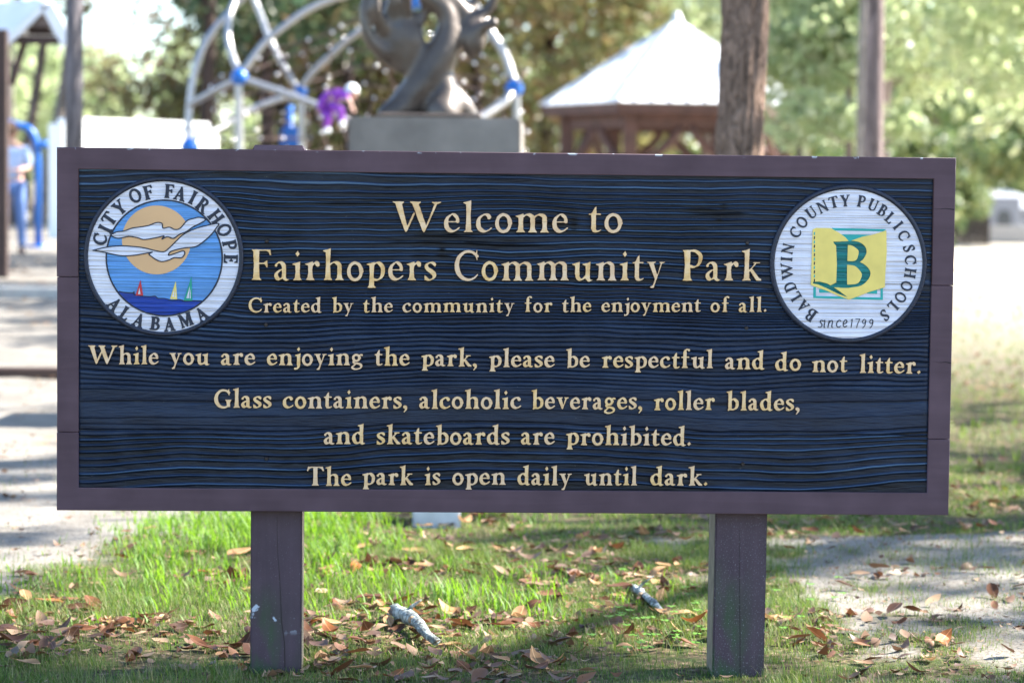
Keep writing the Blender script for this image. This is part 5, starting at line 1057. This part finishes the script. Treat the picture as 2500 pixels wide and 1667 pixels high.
# ------------------------------------------------------------------ far white building, left
M_ww=simple('white_wall',(.84,.83,.80),.8,var=.04); M_glass=MT('window_glass',.08,.5,.0); M_glass.color((.04,.05,.06)); M_glass=M_glass.m
M_shingle=simple('grey_shingle',(.30,.31,.33),.8,var=.15)  # grey shingle of the house roof
def building():
    yy=28.5; a=D(175,300,yy); b=D(445,282,yy); z0=.68; top=D(300,277,yy).z; o=thing('white_wall','bright white rendered wall standing beyond the left side of the climbing dome','wall',((a.x+b.x)/2,yy,z0))
    Lh=(b.x-a.x)/2/math.cos(math.radians(38))+.05; h=top-z0; link('wall',boxm('wall',-Lh,Lh,-.15,.15,-.3,h-.08,.02),M_ww,o); link('coping',boxm('coping',-Lh-.04,Lh+.04,-.19,.19,h-.078,h,.012,2),M_ww,o)
    for k in (-1,1): link('pier',boxm('pier',k*Lh-.18,k*Lh+.18,-.2,.2,-.3,h-.079,.012),M_ww,o)
    o.rotation_euler=(0,0,math.radians(38))
building()
# ------------------------------------------------------------------ right side : brown board fence, picket fence, house
def rightside():
    y=76.; o=thing('board_fence','brown wooden board fence across the far lawn right of the sign','fence',(0,y,0)); x0,x1=D(2120,465,y).x,D(2268,465,y).x; zt=D(2200,503,y).z; n=16; M_fb=simple('brown_boards',(.05,.038,.032),.85,var=.3)
    for k in range(n):
        a=x0+(x1-x0)*k/n; b=x0+(x1-x0)*(k+1)/n; link('board',boxm('board',a+.006,b-.006,-.02+.006*(k%2),.02,0,zt-z if False else zt+.03*math.sin(k*2.1),.006),M_fb,o)
    link('rail',boxm('rail',x0,x1,.021,.07,zt*.75,zt*.75+.09,.004),M_fb,o); link('post',boxm('post',x1-.02,x1+.10,-.05,.07,-.2,zt+.1,.01),M_fb,o)
    y=79.; o=thing('picket_fence','white picket fence in front of the far house','fence',(0,y,0)); x0,x1=D(2274,465,y).x,D(2400,465,y).x; zt=D(2300,518,y).z; Mw=simple('white_picket',(.30,.30,.32),.8); n=22
    pk=boxm('picket',-.045,.045,-.012,.012,0,zt,.006); pk.materials.append(Mw)
    for k in range(n): link('picket',pk,None,o,(x0+(x1-x0)*k/n,0,0))
    for f_ in (.3,.8): link('rail',boxm('rail',x0,x1,.013,.05,zt*f_,zt*f_+.07,.004),Mw,o)
    M_hw=simple('pale_house_wall',(.18,.19,.215),.85,var=.1); y=100.; g=lambda a,b:D(a,b,y); xa,xb=g(2205,465).x,g(2420,465).x; o=thing('house','pale far house with grey roof and arched white porch behind the fences','house',((xa+xb)/2,y+4,0)); hw=(xb-xa)/2; zt=g(2300,478).z
    link('wall',boxm('wall',-hw,hw,-4,4,-.2,zt,.02),M_hw,o); zr=g(2300,436).z
    V=[(-hw-.4,-4.4,zt),(hw+.4,-4.4,zt),(hw+.4,4.4,zt),(-hw-.4,4.4,zt),(-hw+1,0,zr),(hw-1,0,zr)]; link('roof',mesh('roof',V,[(0,1,5,4),(1,2,5),(2,3,4,5),(3,0,4),(3,2,1,0)]),M_shingle,o)
    px=g(2298,465).x-o.location.x; pw=.75; link('porch',boxm('porch',px-pw,px+pw,-4.7,-4.001,-.1,g(2300,452).z,.03),M_hw,o)
    V=[];nn=12; r_=.32; zd=g(2300,482).z-.32
    V=[(px-r_,-4.71,.0),(px+r_,-4.71,.0)]+[(px+r_*math.cos(math.pi*i/nn),-4.71,zd+r_*math.sin(math.pi*i/nn)) for i in range(nn+1)]; link('door',mesh('door',V,[tuple(range(len(V)))]),M_glass,o)
    for (a,b) in ((2225,2258),(2330,2352)):
        u,v=g(a,465).x-o.location.x,g(b,465).x-o.location.x; w_=link('window',boxm('window',u,v,-4.06,-3.98,g(0,512).z,g(0,486).z,.01),M_ww,o); link('pane',boxm('pane',u+.08,v-.08,-4.075,-4.055,g(0,509).z,g(0,489).z,0),M_glass,w_)
rightside()
